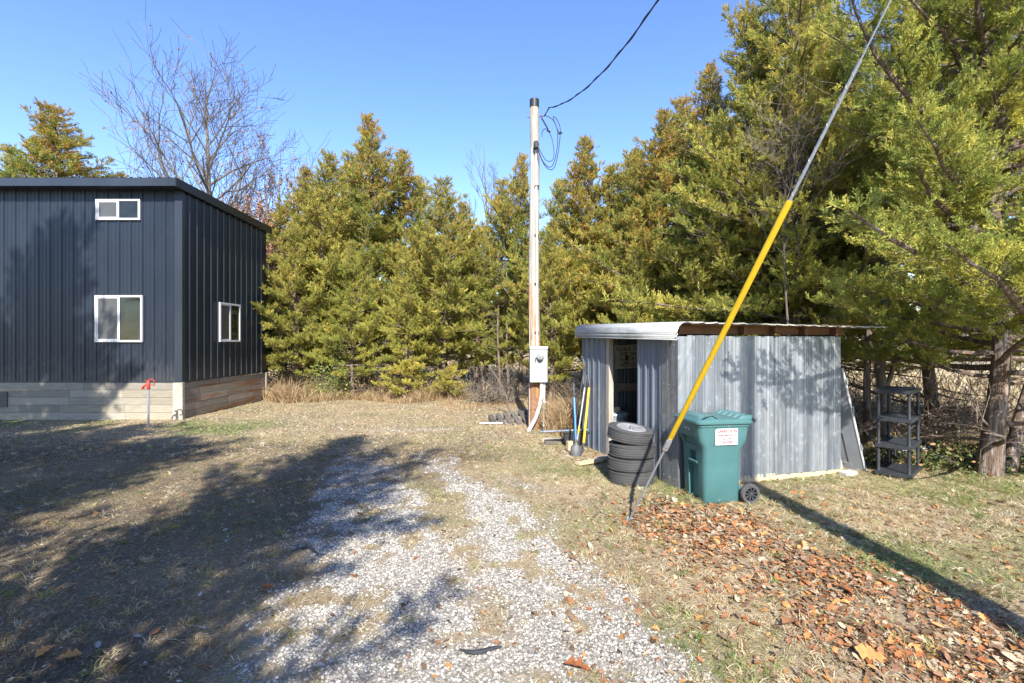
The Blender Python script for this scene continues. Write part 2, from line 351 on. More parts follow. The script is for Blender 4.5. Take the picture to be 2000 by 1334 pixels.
# grass blades
R = np.random.RandomState(5)
def scatter(n, y0, y1, pw=1.0, xl=-1.08, xr=1.08):
    y = y0 + (y1-y0)*R.rand(n)**pw; x = (xl + (xr-xl)*R.rand(n))*y; return x, y
HX, HY = -8.43, 12.73
SCX, SCY = 2.256, 6.76; SE1 = (.96, .28); SE2 = (-.28, .96)
def blocked(x, y):
    h = (x < HX+.02) & (y > HY-.02) & (y < HY+4.5)
    lx = (x-SCX)*.96 + (y-SCY)*.28; ly = -(x-SCX)*.28 + (y-SCY)*.96
    s = (lx > 0) & (lx < 2.8) & (ly > 0) & (ly < 3.12)
    return h | s
def blades(name, x, y, L, W, lean, cols, label):
    n = len(x); z = gh(x, y)*(1-sstep(25,45,y)); az = R.rand(n)*2*PI
    d = np.stack([np.sin(lean)*np.cos(az), np.sin(lean)*np.sin(az), np.cos(lean)], -1)
    sd = np.stack([-np.sin(az), np.cos(az), np.zeros(n)], -1)
    fl = R.rand(n)*2*PI; up2 = np.cross(d, sd); sd = sd*np.cos(fl)[:, None] + up2*np.sin(fl)[:, None]
    p0 = np.stack([x, y, z-.004], -1); p1 = p0 + d*(L*.55)[:, None]
    d2 = d.copy(); d2[:, 2] *= .3; d2 /= np.linalg.norm(d2, axis=1)[:, None]
    p2 = p1 + d2*(L*.45)[:, None]; p2[:, 2] = np.maximum(p2[:, 2], z+.003)
    w = (sd*W[:, None])
    Vv = np.stack([p0-w*.5, p0+w*.5, p1+w*.45, p1-w*.45, p2+w*.12, p2-w*.12], 1).reshape(-1, 3)
    b = np.arange(n)*6
    Ff = np.concatenate([np.stack([b, b+1, b+2, b+3], -1), np.stack([b+3, b+2, b+4, b+5], -1)])
    o = np_mesh(name, Vv, Ff, np.repeat(cols, 6, 0), 'blade'); return tag(o, label, 'grass', kind='stuff')
PAL = np.array([(.46,.35,.19), (.56,.45,.27), (.36,.26,.13), (.27,.19,.10), (.62,.54,.37)])
GRN = np.array([(.16,.20,.05), (.25,.28,.09), (.11,.15,.04), (.33,.34,.13)])
PAL_, GRN_ = PAL, GRN
def blade_cols(x, y):
    n = len(x); c = PAL[R.randint(0, 5, n)]*(.55+.75*R.rand(n))[:, None]*np.array([.97,1.0,1.06])
    g = R.rand(n) < np.clip(green(x, y)*1.25 + .05, 0, .8); c[g] = GRN[R.randint(0, 4, g.sum())]*(.8+.5*R.rand(g.sum()))[:, None]
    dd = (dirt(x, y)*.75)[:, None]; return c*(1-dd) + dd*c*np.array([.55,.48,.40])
x, y = scatter(330000, 2.5, 8.5, .8); keep = ~blocked(x, y) & (R.rand(len(x)) < np.clip(1.05 - gravel(x, y)*1.1 - .45*dirt(x, y)*(fbm(x,y,3,77,2) > .45), .05, 1)) & (R.rand(len(x)) > litter(x,y)*.6)
x = x[keep]; y = y[keep]; n = len(x)
tf = sstep(.5, .68, fbm(x, y, 3.5, 101, 2))*(.3+.9*sstep(.6, 2.2, x))
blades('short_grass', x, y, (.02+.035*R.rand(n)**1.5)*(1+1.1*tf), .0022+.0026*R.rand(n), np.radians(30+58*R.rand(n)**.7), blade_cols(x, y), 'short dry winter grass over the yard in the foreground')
x, y = scatter(150000, 8.3, 19, .9); keep = ~blocked(x, y) & (R.rand(len(x)) > gravel(x, y)*.8); x = x[keep]; y = y[keep]; n = len(x)
blades('short_grass', x, y, .03+.05*R.rand(n), .006+.006*R.rand(n), np.radians(40+45*R.rand(n)), blade_cols(x, y), 'short dry winter grass farther back toward the cedars')
nt_ = 5200; tx_, ty_ = scatter(nt_, 2.6, 10, .85); k = ~blocked(tx_, ty_) & (R.rand(nt_) < np.clip(.25+.75*sstep(.2, 1.6, tx_) - gravel(tx_, ty_) - .6*litter(tx_, ty_), .02, 1)); tx_ = tx_[k]; ty_ = ty_[k]
m_ = 26; n = len(tx_)*m_; x = np.repeat(tx_, m_)+R.randn(n)*.022; y = np.repeat(ty_, m_)+R.randn(n)*.022; sz_ = np.repeat(.6+.7*R.rand(len(tx_)), m_)
ct_ = np.repeat(np.where((R.rand(len(tx_)) < .2+.5*green(tx_, ty_))[:, None], GRN_[R.randint(0, 4, len(tx_))], PAL_[R.randint(0, 5, len(tx_))]), m_, 0)*(.7+.7*R.rand(n))[:, None]
blades('grass_tufts', x, y, (.035+.045*R.rand(n))*sz_, .0024+.002*R.rand(n), np.radians(12+60*R.rand(n)), ct_, 'small upright tufts of straw and green grass in the lawn')
# tall straw in the field behind the trees
n = 60000; x = R.uniform(-26, 30, n); y = R.uniform(19.5, 60, n); z = 0
ok = ~blocked(x, y); x = x[ok]; y = y[ok]; n = len(x)
blades('field_grass', x, y, .35+.5*R.rand(n), .02+.03*R.rand(n), np.radians(5+28*R.rand(n)), PAL[R.randint(0, 5, n)]*(.85+.4*R.rand(n))[:, None], 'tall straw coloured grass of the field behind the cedars')
n = 9000; x = R.uniform(5.5, 20, n); y = R.uniform(9.5, 19.5, n); ok = x > .42*y; x = x[ok]; y = y[ok]; n = len(x)
blades('field_grass', x, y, .2+.35*R.rand(n), .012+.012*R.rand(n), np.radians(5+35*R.rand(n)), PAL[R.randint(0, 5, n)]*(.85+.4*R.rand(n))[:, None], 'straw coloured grass between the cedar trunks behind the shed')

# gravel stones
phi = (1+5**.5)/2
ico = np.array([(-1,phi,0),(1,phi,0),(-1,-phi,0),(1,-phi,0),(0,-1,phi),(0,1,phi),(0,-1,-phi),(0,1,-phi),(phi,0,-1),(phi,0,1),(-phi,0,-1),(-phi,0,1)])/1.9
icf = np.array([(0,11,5),(0,5,1),(0,1,7),(0,7,10),(0,10,11),(1,5,9),(5,11,4),(11,10,2),(10,7,6),(7,1,8),(3,9,4),(3,4,2),(3,2,6),(3,6,8),(3,8,9),(4,9,5),(2,4,11),(6,2,10),(8,6,7),(9,8,1)])
def stones(n0, y0, y1, s0, s1, pw):
    x, y = scatter(n0, y0, y1, pw, -1.06, .75); k = R.rand(n0) < gravel(x, y)*.95 + .006*(x > -6); x = x[k]; y = y[k]; n = len(x)
    s = s0 + (s1-s0)*R.rand(n)**3; T = ico[None]*(1+.35*(R.rand(12, 12, 3)-.5))
    base = T[R.randint(0, 12, n)]; az = R.rand(n)*2*PI; ca, sa = np.cos(az), np.sin(az)
    sc = np.stack([s*(.8+.5*R.rand(n)), s*(.55+.4*R.rand(n)), s*(.35+.3*R.rand(n))], -1)*.5
    P = base*sc[:, None]; X = P[..., 0]*ca[:, None]-P[..., 1]*sa[:, None]; Y = P[..., 0]*sa[:, None]+P[..., 1]*ca[:, None]
    tx = (R.rand(n)-.5)*.5; Z = P[..., 2] + X*tx[:, None]
    P = np.stack([X+x[:, None], Y+y[:, None], Z+(gh(x, y)+s*.10)[:, None]], -1).reshape(-1, 3)
    Fi = (icf[None]+(np.arange(n)*12)[:, None, None]).reshape(-1, 3)
    g = .22+.36*R.rand(n)**.8; c = np.stack([g*1.0, g*.94, g*.82], -1); dk = R.rand(n) < .14; c[dk] *= .45
    return P, Fi, np.repeat(c, 12, 0)
P1, F1, c1 = stones(210000, 2.6, 7.0, .008, .032, .76); P2, F2, c2 = stones(60000, 6.8, 12, .016, .042, .7)
tag(np_mesh('gravel', np.concatenate([P1, P2]), np.concatenate([F1, F2+len(P1)]), np.concatenate([c1, c2]), 'stone'), 'white crushed limestone gravel of the driveway', 'gravel', kind='stuff')

# fallen leaves
def leaf_template():
    ts = np.linspace(0, 1, 8); wd = np.array([.03, .20, .12, .36, .16, .34, .14, .02]); V = []
    for t, w_ in zip(ts, wd):
        for sx in (-1, 0, 1): V.append((sx*w_, t-.5 + (.05 if sx else 0), 0))
    Fq = []
    for i in range(7):
        for j in range(2): a = i*3+j; Fq.append((a, a+1, a+4, a+3))
    return np.array(V), np.array(Fq)
LT, LF = leaf_template()
LCOL = np.array([(.30,.105,.035), (.34,.16,.07), (.26,.14,.08), (.28,.22,.14), (.40,.32,.21), (.14,.09,.05), (.42,.21,.07), (.20,.13,.08)])
def leaves_np(x, y, s, cols, lift=.012, flat=.35, simple=.5):
    n = len(x); T = np.repeat(LT[None], n, 0).copy()
    sm = R.rand(n) < simple; ts = np.linspace(0, 1, 8); ew = np.repeat(np.sin(ts*PI)**.7*.24+.01, 3)*np.tile([-1, 0, 1], 8)
    T[sm, :, 0] = ew[None]
    cu = (R.rand(n)-.3)*2.2; cu2 = (R.rand(n)-.5)*1.2
    T[:, :, 2] = cu[:, None]*T[:, :, 0]**2*1.2 + cu2[:, None]*T[:, :, 1]**2*.7 + np.abs(T[:, :, 0])*.25*(R.rand(n)-.2)[:, None]
    T *= s[:, None, None]
    az = R.rand(n)*2*PI; tx = (R.randn(n))*flat; ty = R.randn(n)*flat
    def rot(P, a, i, j):
        c, s_ = np.cos(a)[:, None], np.sin(a)[:, None]; A = P[..., i]*c-P[..., j]*s_; B = P[..., i]*s_+P[..., j]*c; P[..., i] = A; P[..., j] = B
    rot(T, tx, 1, 2); rot(T, ty, 0, 2); rot(T, az, 0, 1)
    mn = T[..., 2].min(1); T[..., 2] -= mn[:, None]*.8
    T += np.stack([x, y, gh(x, y)+lift*R.rand(n)], -1)[:, None]
    return T.reshape(-1, 3), (LF[None]+(np.arange(n)*24)[:, None, None]).reshape(-1, 4), np.repeat(cols, 24, 0)
x, y = scatter(150000, 2.6, 6.6, .8, .1, 1.08); k = R.rand(len(x)) < .34*np.clip(litter(x, y)**1.3*(2.6*fbm(x,y,2.2,87,3)-.6), 0, 1)+.014; x = x[k]; y = y[k]; n = len(x)
cc = LCOL[R.randint(0, 8, n)]*(.95+.55*R.rand(n))[:, None]
tag(np_mesh('leaf_litter', *leaves_np(x, y, .02+.065*R.rand(n)**2.6, cc, .016, .30, .5), 'litter'), 'rust brown drift of fallen oak leaves across the lawn', 'leaf litter', kind='stuff')
x, y = scatter(9000, 2.6, 16, 1.0); k = ~blocked(x, y) & (R.rand(len(x)) < .25+.5*(y > 9)+.3*(x > 1)); x = x[k]; y = y[k]; n = len(x)
cc = LCOL[R.randint(0, 8, n)]*(.7+.5*R.rand(n))[:, None]; pl = R.rand(n) < .35*(x < -1); cc[pl] = np.array([.42,.40,.38])*(.6+.5*R.rand(pl.sum()))[:, None]
tag(np_mesh('scattered_leaves', *leaves_np(x, y, .03+.035*R.rand(n), cc, .01, .25, .7), 'litter'), 'thin scatter of small dead leaves over grass and gravel', 'leaf litter', kind='stuff')
for (u, v, s, ci, lab) in [
    (1130, 1305, .17, 0, 'large curled rust oak leaf on white gravel near the bottom edge'),
    (185, 1178, .11, 1, 'pinkish brown oak leaf on dark soil beside pale wood chips'),
    (305, 1238, .10, 1, 'pinkish oak leaf beside a forked dry twig'),
    (135, 1290, .12, 6, 'orange oak leaf near the lower left corner, point down'),
    (88, 1281, .10, 6, 'orange half folded oak leaf left of its neighbour in the lower left corner'),
    (520, 1158, .13, 1, 'pinkish oak leaf at the left edge of the gravel'),
    (192, 1005, .12, 6, 'orange oak leaf in the sunlit streak on the left'),
    (1700, 1290, .16, 6, 'biggest upright tan orange oak leaf in the leaf drift'),
    (1545, 1225, .15, 1, 'large pinkish brown leaf standing up in the leaf drift'),
    (1650, 1162, .13, 0, 'bright rust oak leaf at the edge of the pole shadow'),
    (240, 1305, .15, 5, 'blackish curled leaf at the bottom left of the picture')]:
    Y = F*2/(v-667); X = (u-1000)/F*Y
    T_, F_, c_ = leaves_np(np.array([X]), np.array([Y]), np.array([s]), LCOL[ci][None]*(.35 if 'blackish' in lab else 1.15), .02, .3, 0)
    T_[:, 2] += .012
    org = np.array([X, Y, gh(X, Y)]); o = np_mesh('oak_leaf', T_-org, F_, c_, 'litter'); o.location = org; tag(o, lab, 'leaf', 'single oak leaves on the ground')
for (u, v, s, bend, lab) in [(605, 1080, .34, .06, 'dark curved strip of bark on the left edge of the gravel'), (940, 1272, .27, -.03, 'blackish flat piece of bark on gravel near the bottom centre')]:
    Y = F*2/(v-667); X = (u-1000)/F*Y; mb = MB(); pts = [(-s/2+s*i/6, bend*math.sin(i/6*PI*1.6), .012+.01*math.sin(i)) for i in range(7)]
    mb.tube(pts, [.006,.012,.016,.017,.016,.012,.005], 6); o = obj('bark_piece', mb, 'black_pl', loc=(X, Y, float(gh(X, Y))+.008)); o.scale = (1, 1.3, .7); tag(o, lab, 'bark')
mb = MB(); rr = random.Random(3)
for i in range(3): mb.tube([(0,0,.01),(.12,.03*i-.03,.018),(.26,.08*i-.08,.012)], [.004,.003,.0015], 5)
Y = F*2/(1255-667); o = obj('dry_twig', mb, 'bark_grey', loc=((310-1000)/F*Y, Y, float(gh(-2, Y))+.004)); tag(o, 'thin forked dry twig on dark soil in the left foreground', 'twig')

# ------------------------------------------------------------------ house
hs = thing('metal_house', (HX, HY, 0), 'dark navy ribbed metal building with white windows and grey plank skirting', 'building')
def ribbed(mb, L, z0, z1f, pitch, o_, dx, nrm, big=.027, minor=.011, start=.1, z0f=None):
    """vertical ribbed sheet: o_ origin, dx along, nrm outward"""
    prof = []; t = 0; k = start
    prof.append((0, 0))
    while k < L-.05:
        prof += [(k-.035, 0), (k-.015, big), (k+.015, big), (k+.035, 0)]
        for q in (1, 2):
            c = k+pitch*q/3
            if minor and c < L-.05: prof += [(c-.016, 0), (c-.005, minor), (c+.005, minor), (c+.016, 0)]
        k += pitch
    prof.append((L, 0))
    prof = [p for i, p in enumerate(prof) if 0 <= p[0] <= L]
    ox, oy = o_; vs = []; fs = []
    for i, (s, h) in enumerate(prof):
        X = ox + dx[0]*s + nrm[0]*h; Y = oy + dx[1]*s + nrm[1]*h
        vs += [(X, Y, z0f(s) if z0f else z0), (X, Y, z1f(s))]
        if i: b = 2*i; fs.append((b-2, b, b+1, b-1))
    mb.add(vs, fs)
mb = MB(); ribbed(mb, 10, .98, lambda s: 5.86, .295, (-10, 0), (1, 0), (0, -1), start=.14); ribbed(mb, 4.37, .98, lambda s: 5.84-.02*s, .31, (0, 0), (0, 1), (1, 0), start=.3, minor=0)
mb.add([(-10,0,.98),(-10,4.37,.98),(-10,4.37,5.8),(-10,0,5.8)], [(0,1,2,3)]); mb.add([(-10,4.37,.98),(0,4.37,.98),(0,4.37,5.78),(-10,4.37,5.78)], [(0,1,2,3)])
obj('wall', mb, 'navy', hs)
mb = MB(); mb.box((-.16, -.028, .965), (.028, -.001, 5.84)); mb.box((.001, -.001, .965), (.028, .10, 5.84)); mb.box((-10, -.03, .95), (-.16, .01, .985)); mb.box((.001, .1, .95), (.032, 4.37, .985))
obj('corner_trim', mb, 'navy_trim', hs)
mb = MB(); zt = lambda y: 6.07-.025*(y+.35)
mb.extrude([(-10.3,-.35,zt(-.35)-.03),(-10.3,4.55,zt(4.55)-.03),(-10.3,4.55,zt(4.55)),(-10.3,-.35,zt(-.35))], (10.38,0,0))
for i in range(44): xx = -10.2+.235*i; mb.bar((xx,-.36,zt(-.36)+.008),(xx,4.55,zt(4.55)+.008), .045, .02)
rf = obj('roof', mb, 'black_trim', hs)
mb = MB(); mb.box((-10.3,-.375,5.86),(.085,-.352,6.055)); mb.box((-10.3,-.352,5.855),(.06,0,5.875)); obj('front_fascia', mb, 'navy_trim', rf)
mb = MB(); mb.extrude([(.085,-.37,5.845),(.085,4.56,5.72),(.085,4.56,zt(4.55)+.0),(.085,-.37,zt(-.35)+.0)], (.022,0,0)); mb.extrude([(0.03,-.352,5.853),(0.03,4.5,5.735),(.085,4.5,5.735),(.085,-.352,5.853)], (0,0,.02)); obj('side_fascia', mb, 'black_trim', rf)
def skirting(mb, L, mapf, rows, seed, h=.96):
    r = random.Random(seed)
    for i in range(rows):
        z0 = h*i/rows+.003; z1 = h*(i+1)/rows-.004; s = -r.random()*1.2
        while s < L:
            l = r.uniform(1.0, 2.4); a = max(s, 0)+.003; b = min(s+l, L)-.003
            if b-a > .02:
                g = r.uniform(.72, 1.15); mb.cur = (g, g*r.uniform(.97, 1.0), g*r.uniform(.88, 1.0)); d = r.uniform(0, .004)
                mapf(mb, a, b, z0, z1, d)
            s += l
mb = MB(); skirting(mb, 9.8, lambda m_, a, b, z0, z1, d: m_.box((-10+a, -.022-d, z0), (-10+b, .0, z1)), 5, 4)
obj('skirting', mb, 'wood_grey', hs, tint=True)
mb = MB(); skirting(mb, 4.33, lambda m_, a, b, z0, z1, d: m_.box((-.004, a+.05, z0+.03), (.018+d, b+.03, z1+.03 if z1 < .9 else z1)), 5, 8, .94)
obj('side_skirting', mb, 'wood_side', hs, tint=True)['label'] = 'side skirting planks with rusty orange stain'
mb = MB(); mb.box((-.2, -.045, -.02), (-.015, -.0, .95)); obj('corner_post', mb, 'wood_cream', hs, .004)
for a_, b_ in [((-.012, -.05, -.02), (.05, .045, .955)), ((-.0, 4.28, -.05), (.05, 4.37, .945))]: mb = MB(); mb.box(a_, b_); obj('corner_post', mb, 'wood_post', hs, .004)
mb = MB(); mb.box((-10, -.05, .33), (-4.43, -.028, .72)); mb.box((-4.45,-.055,.33),(-4.41,-.028,.72)); obj('access_panel', mb, 'straw_soil', hs, tint=True)['label'] = 'dark weathered access board'
def window(parent, w_, h_, loc, rz, split=.5, screen_left=True):
    mb = MB(); t = .05; d = .045
    mb.box((-w_/2, -d, 0), (w_/2, .004, t)); mb.box((-w_/2, -d, h_-t), (w_/2, .004, h_)); mb.box((-w_/2, -d, t), (-w_/2+t, .004, h_-t)); mb.box((w_/2-t, -d, t), (w_/2, .004, h_-t))
    wn = obj('window', mb, 'white_vinyl', parent, .004, loc=loc, rz=rz)
    mb = MB(); mb.box((-.028, -d+.008, t), (.028, -.004, h_-t)); q = .028
    for x0, x1 in ((-w_/2+t, -.028),):
        mb.box((x0, -d+.012, t), (x0+q, -.01, h_-t)); mb.box((x0+q, -d+.012, t), (x1, -.01, t+q)); mb.box((x0+q, -d+.012, h_-t-q), (x1, -.01, h_-t))
    obj('sash', mb, 'white_vinyl', wn, .002)
    mb = MB(); mb.box((-w_/2+t+q, -.022, t+q), (-.028, -.016, h_-t-q)); obj('screen', mb, 'screen', wn)
    mb = MB(); mb.box((.028, -.02, t), (w_/2-t, -.014, h_-t)); obj('pane', mb, 'glass', wn)
    return wn
window(hs, 1.21, 1.19, (-10.0-HX, -.02, 1.985), 0)
window(hs, 1.13, .53, (-10.02-HX, -.02, 5.09), 0)
window(hs, 1.08, 1.14, (.02, 14.84-HY, 1.99), PI/2)

# yard hydrant
hx, hy = (290-1000)/F*11.6, 11.6
hd = thing('yard_hydrant', (hx, hy, 0), 'red frost free water hydrant on grey pipe before the plank skirting', 'hydrant')
mb = MB(); mb.tube([(0,0,-.1),(0,0,.9)], .02, 12); obj('standpipe', mb, 'steel', hd)
mb = MB(); mb.tube([(0,0,.88),(0,0,.92),(0,0,.96),(0,0,1.06),(0,0,1.08)], [.024,.04,.036,.034,.02], 14); mb.tube([(0,0,.97),(-.06,0,.98),(-.11,0,.96),(-.135,0,.925)], [.026,.024,.02,.02], 10)
mb.tube([(-.11,0,.925),(-.15,0,.91)],[.028,.028],10); obj('head', mb, 'red_paint', hd, smooth=40)
mb = MB(); mb.tube([(0,0,1.08),(.02,0,1.12),(.08,0,1.12),(.13,0,1.10),(.14,0,1.03),(.12,0,.98),(.06,0,.99)], .012, 8); mb.box((-.07,-.012,1.075),(.03,.012,1.095)); obj('handle', mb, 'red_paint', hd)

# ------------------------------------------------------------------ service pole with meter
px, py = .51, 11.39
sp_ = thing('service_pole', (px, py, 0), 'whitish weathered wooden service pole with electric meter box', 'pole')
mb = MB(); zz = [-.2, .6, 1.2, 2, 3, 4, 5, 6, 7.36]; mb.tube([(.015*math.sin(z*1.3), 0, z) for z in zz], [.145, .138, .134, .13, .124, .118, .112, .107, .1], 20); pl_ = obj('pole_shaft', mb, 'pole_wood', sp_, smooth=60)
mb = MB(); mb.tube([(0,0,-.2),(0,0,1.04)], [.149,.138], 20); obj('pole_butt', mb, 'pole_dark', sp_, smooth=60)
mb = MB(); mb.tube([(.0,0,7.34),(.0,0,7.52),(0,0,7.525)], [.108,.108,.09], 20); obj('pole_cap', mb, 'cable', sp_)
mb = MB(); mb.box((-.11,-.30,1.09),(.28,-.14,1.88)); mbx = obj('meter_box', mb, 'box_grey', sp_, .008)
mb = MB(); mb.box((-.12,-.315,1.83),(.29,-.13,1.892)); obj('box_lid', mb, 'box_grey', mbx, .004)
mb = MB(); rx = Matrix.Translation((.115,-.30,1.66)) @ Matrix.Rotation(PI/2, 4, 'X'); mb.lathe([(.085,0),(.085,.03),(.078,.045)], 28, rx); mr = obj('meter', mb, 'alloy', mbx, smooth=40)
mb = MB(); mb.lathe([(.07,.045),(.07,.09),(.055,.115),(.0001,.122)], 28, rx); obj('meter_glass', mb, 'lens', mr, smooth=50)
mb = MB(); mb.box((.01,-.315,1.61),(.04,-.30,1.63)); mb.tube([(.02,-.32,1.64),(.0,-.33,1.60),(.02,-.33,1.55)], .008, 6); obj('seal_tag', mb, 'black_pl', mbx)
mb = MB(); mb.tube([(.06,-.15,1.88),(.055,-.15,4),(.03,-.13,6.35)], .026, 12); obj('conduit', mb, 'pvc', sp_, smooth=60)
mb = MB(); mb.tube([(.02,-.13,6.33),(.02,-.16,6.42),(.03,-.2,6.45),(.03,-.24,6.40),(.03,-.24,6.33)], [.032,.05,.06,.06,.04], 12); obj('weatherhead', mb, 'black_pl', sp_, smooth=50)
mb = MB(); mb.tube([(.16,-.2,1.1),(.15,-.2,.8),(.11,-.21,.55),(.02,-.24,.28),(-.13,-.3,.03),(-.17,-.32,-.05)], .045, 14); obj('conduit', mb, 'pvc', sp_, smooth=60)['label'] = 'thick white curved conduit'
mb = MB(); mb.tube([(.22,-.2,1.1),(.20,-.2,-.05)], .022, 10); mb.box((.17,-.235,.62),(.25,-.17,.65)); obj('conduit', mb, 'pvc', sp_, smooth=60)
mb = MB(); mb.tube([(-.115,-.09,-.02),(-.113,-.09,1.1),(-.11,-.085,2.3),(-.08,-.08,4.5),(-.075,-.07,6.4)], .007, 6); mb.tube([(-.02,-.125,1.9),(-.03,-.115,4),(-.02,-.11,6.3)], .005, 6); obj('ground_wire', mb, 'pvc', sp_)
mb = MB()
for z in (2.2, 3.3, 4.4, 5.5): mb = MB(); mb.box((.0,-.165,z),(.105,-.10,z+.025)); obj('strap', mb, 'rust', sp_)
mb = MB()
mb.tube([(-.16,0,7.12),(.16,-.03,7.12)], .01, 6); mb.tube([(.14,-.03,7.14),(.2,-.05,7.12)], .016, 6); obj('eye_bolt', mb, 'rust', sp_)
mb = MB()
def crv(pts, n=24):
    pts = [Vector(p) for p in pts]; out = []
    P = [pts[0]] + pts + [pts[-1]]
    for i in range(1, len(P)-2):
        for k in range(n//(len(pts)-1)+1):
            t = k/(n//(len(pts)-1)+1); a, b, c, d = P[i-1], P[i], P[i+1], P[i+2]
            out.append(.5*((2*b)+(c-a)*t+(2*a-5*b+4*c-d)*t*t+(-a+3*b-3*c+d)*t**3))
    return out+[pts[-1]]
A_ = (.22,-.06,7.12)
mb.tube(crv([(.05,-.22,6.38),(.18,-.26,6.02),(.36,-.24,5.9),(.48,-.2,6.2),(.52,-.15,6.7),(.42,-.12,7.0),(.26,-.08,7.12),A_]), .009, 6)
mb.tube(crv([(.03,-.22,6.38),(.2,-.26,5.96),(.38,-.24,5.84),(.5,-.2,6.1),(.58,-.15,6.75),(.5,-.12,7.02),(.42,-.1,7.08),(.5,-.1,6.86),(.55,-.1,6.74)]), .009, 6)
mb.tube(crv([(.05,-.22,6.4),(.25,-.25,6.05),(.42,-.22,6.1),(.4,-.2,6.5),(.28,-.15,6.78),(.18,-.12,6.76),(.17,-.12,6.62)]), .008, 6)
mb.tube(crv([(.16,-.1,7.06),(.28,-.1,6.85),(.32,-.1,6.75)]), .016, 6); mb.tube([(.54,-.12,6.7),(.62,-.12,6.72)], .025, 6); mb.tube([(.28,-.1,6.78),(.36,-.1,6.74)], .02, 6)
obj('drip_loop', mb, 'cable', sp_)

# ------------------------------------------------------------------ utility pole beside the camera, overhead cable, guy wire
UX, UY = 3.73, .51
up = thing('utility_pole', (UX, UY, 0), 'tall utility pole whose long straight shadow crosses the right lawn', 'pole')
mb = MB(); mb.tube([(0,0,-.3),(0,0,4),(0,0,11.2)], [.17,.15,.11], 20); obj('pole_shaft', mb, 'pole_far', up, smooth=60)
mb = MB(); pts = []
for i in range(41):
    t = i/40; pts.append((.75+(UX-.75)*t, 11.33+(UY-11.33)*t, 7.30-4.87*t+8.03*t*t + .0))
S0 = Vector((px+.22, py-.06, 7.12)); pts[0] = tuple(S0)
org = Vector(pts[0]); two = [[], []]
fine = []
for i in range(160):
    t = i/159*40; a = int(min(t, 39)); f_ = t-a; p = Vector(pts[a]).lerp(Vector(pts[a+1]), f_)-org; fine.append(p)
mb.tube(fine, .0115, 6); tw = [p + Vector((math.cos(i*.55), 0, math.sin(i*.55)))*.014 for i, p in enumerate(fine)]; mb.tube(tw, .008, 5)
tag(obj('overhead_cable', mb, 'cable', loc=org), 'black twisted service cable sagging across the blue sky', 'cable')
gx, gy = 1.30, 5.55
gl = lambda z: Vector((.27*z, -.56*z, z))
gw = thing('guy_wire', (gx, gy, 0), 'taut steel guy wire with yellow guard and ground anchor rod', 'guy wire')
mb = MB(); mb.tube([gl(-.12), gl(.93)], .011, 10); mb.tube([(-.03,-.03,.0),(-.01,.03,.02),(.05,.03,.015)], .012, 6); obj('anchor_rod', mb, 'steel', gw)
mb = MB(); dv = gl(1).normalized(); pc = gl(.96); mb.bar(pc-dv*.07, pc+dv*.06, .05, .035, (0,-1,0)); mb.bar(pc-dv*.03, pc+dv*.09, .03, .05, (0,-1,0)); obj('anchor_clamp', mb, 'alloy', gw, .006)
mb = MB(); nb = 14; ring0 = []; side = dv.cross(Vector((0,-1,0))).normalized(); nn = side.cross(dv)
def gring(c, r): return [c + side*math.cos(a)*r + nn*math.sin(a)*r*.8 for a in [2*PI*k/nb for k in range(nb)]]
mb.loft([gring(gl(1.0), .020), gring(gl(1.03), .026), gring(gl(3.06), .026), gring(gl(3.08), .022)]); obj('guard_tube', mb, 'yellow', gw, smooth=50)
mb = MB(); mb.tube([gl(.9), gl(10.3)], .0055, 8); mb.tube([gl(3.06)+side*.004*k for k in range(1)]+[gl(3.9)], .012, 8); obj('wire_strand', mb, 'steel', gw)
mb = MB()
mb.tube([gl(3.09+.009*k)+side*.009*math.cos(k*.8)+nn*.009*math.sin(k*.8) for k in range(90)], .0045, 5)
obj('wire_wrap', mb, 'alloy', gw)

# ------------------------------------------------------------------ shed
SR = math.atan2(.28, .96)
sh = thing('metal_shed', (SCX, SCY, 0), 'small lean-to shed of galvanised corrugated sheets with open doorway', 'shed', SR)
def S(lx, ly): return (SCX + .96*lx - .28*ly, SCY + .28*lx + .96*ly)
def sheet(x0, x1, face, mat, name='wall_sheet', z0=.09, z1=2.09, pitch=.2, big=.018, start=.05, minor=.005, off=0, lab=None, z0f=None):
    mb = MB(); L = x1-x0
    if face == 'long': ribbed(mb, L, z0, lambda s: z1, pitch, (x0, -.001-off), (1, 0), (0, -1), big, minor, start)
    else: ribbed(mb, L, z0, lambda s: z1, pitch, (-.001-off, x1), (0, -1), (-1, 0), big, minor, start, z0f)
    o = obj(name, mb, mat, sh); sm = o.modifiers.new('thickness', 'SOLIDIFY'); sm.thickness = .004; sm.offset = -1
    if lab: o['label'] = lab
    return o
sheet(.14, .76, 'long', 'galv', z0=.05, z1=2.085, pitch=.155, start=.06, big=.016)
sheet(.74, 1.62, 'long', 'galv', z0=.06, z1=2.075, pitch=.22, start=.02, off=.006, big=.016)
sheet(1.60, 2.82, 'long', 'galv', z0=.075, z1=2.075, pitch=.235, start=.012, off=.012, big=.016)
sheet(2.14, 3.12, 'door', 'galv_blue', z0=-.02, z1=2.17, pitch=.225, start=.05, big=.022, z0f=lambda s: -.0-.06*s/1.0)
sheet(.33, 1.035, 'door', 'galv_blue', z0=.0, z1=2.12, pitch=.2, start=.02, big=.024)
mb = MB(); mb.box((-.03, -.035, -.01), (-.012, .36, 2.07)); mb.box((-.012, -.035, -.01), (.155, -.022, 2.07))
for z in (.12, .75, 1.4, 1.95):
    for yy in (.06, .17, .3): mb.lathe([(.008,0),(.008,.006),(.001,.009)], 8, Matrix.Translation((-.030, yy, z)) @ Matrix.Rotation(-PI/2, 4, 'Y'))
o = obj('corner_flashing', mb, 'galv', sh, .004)
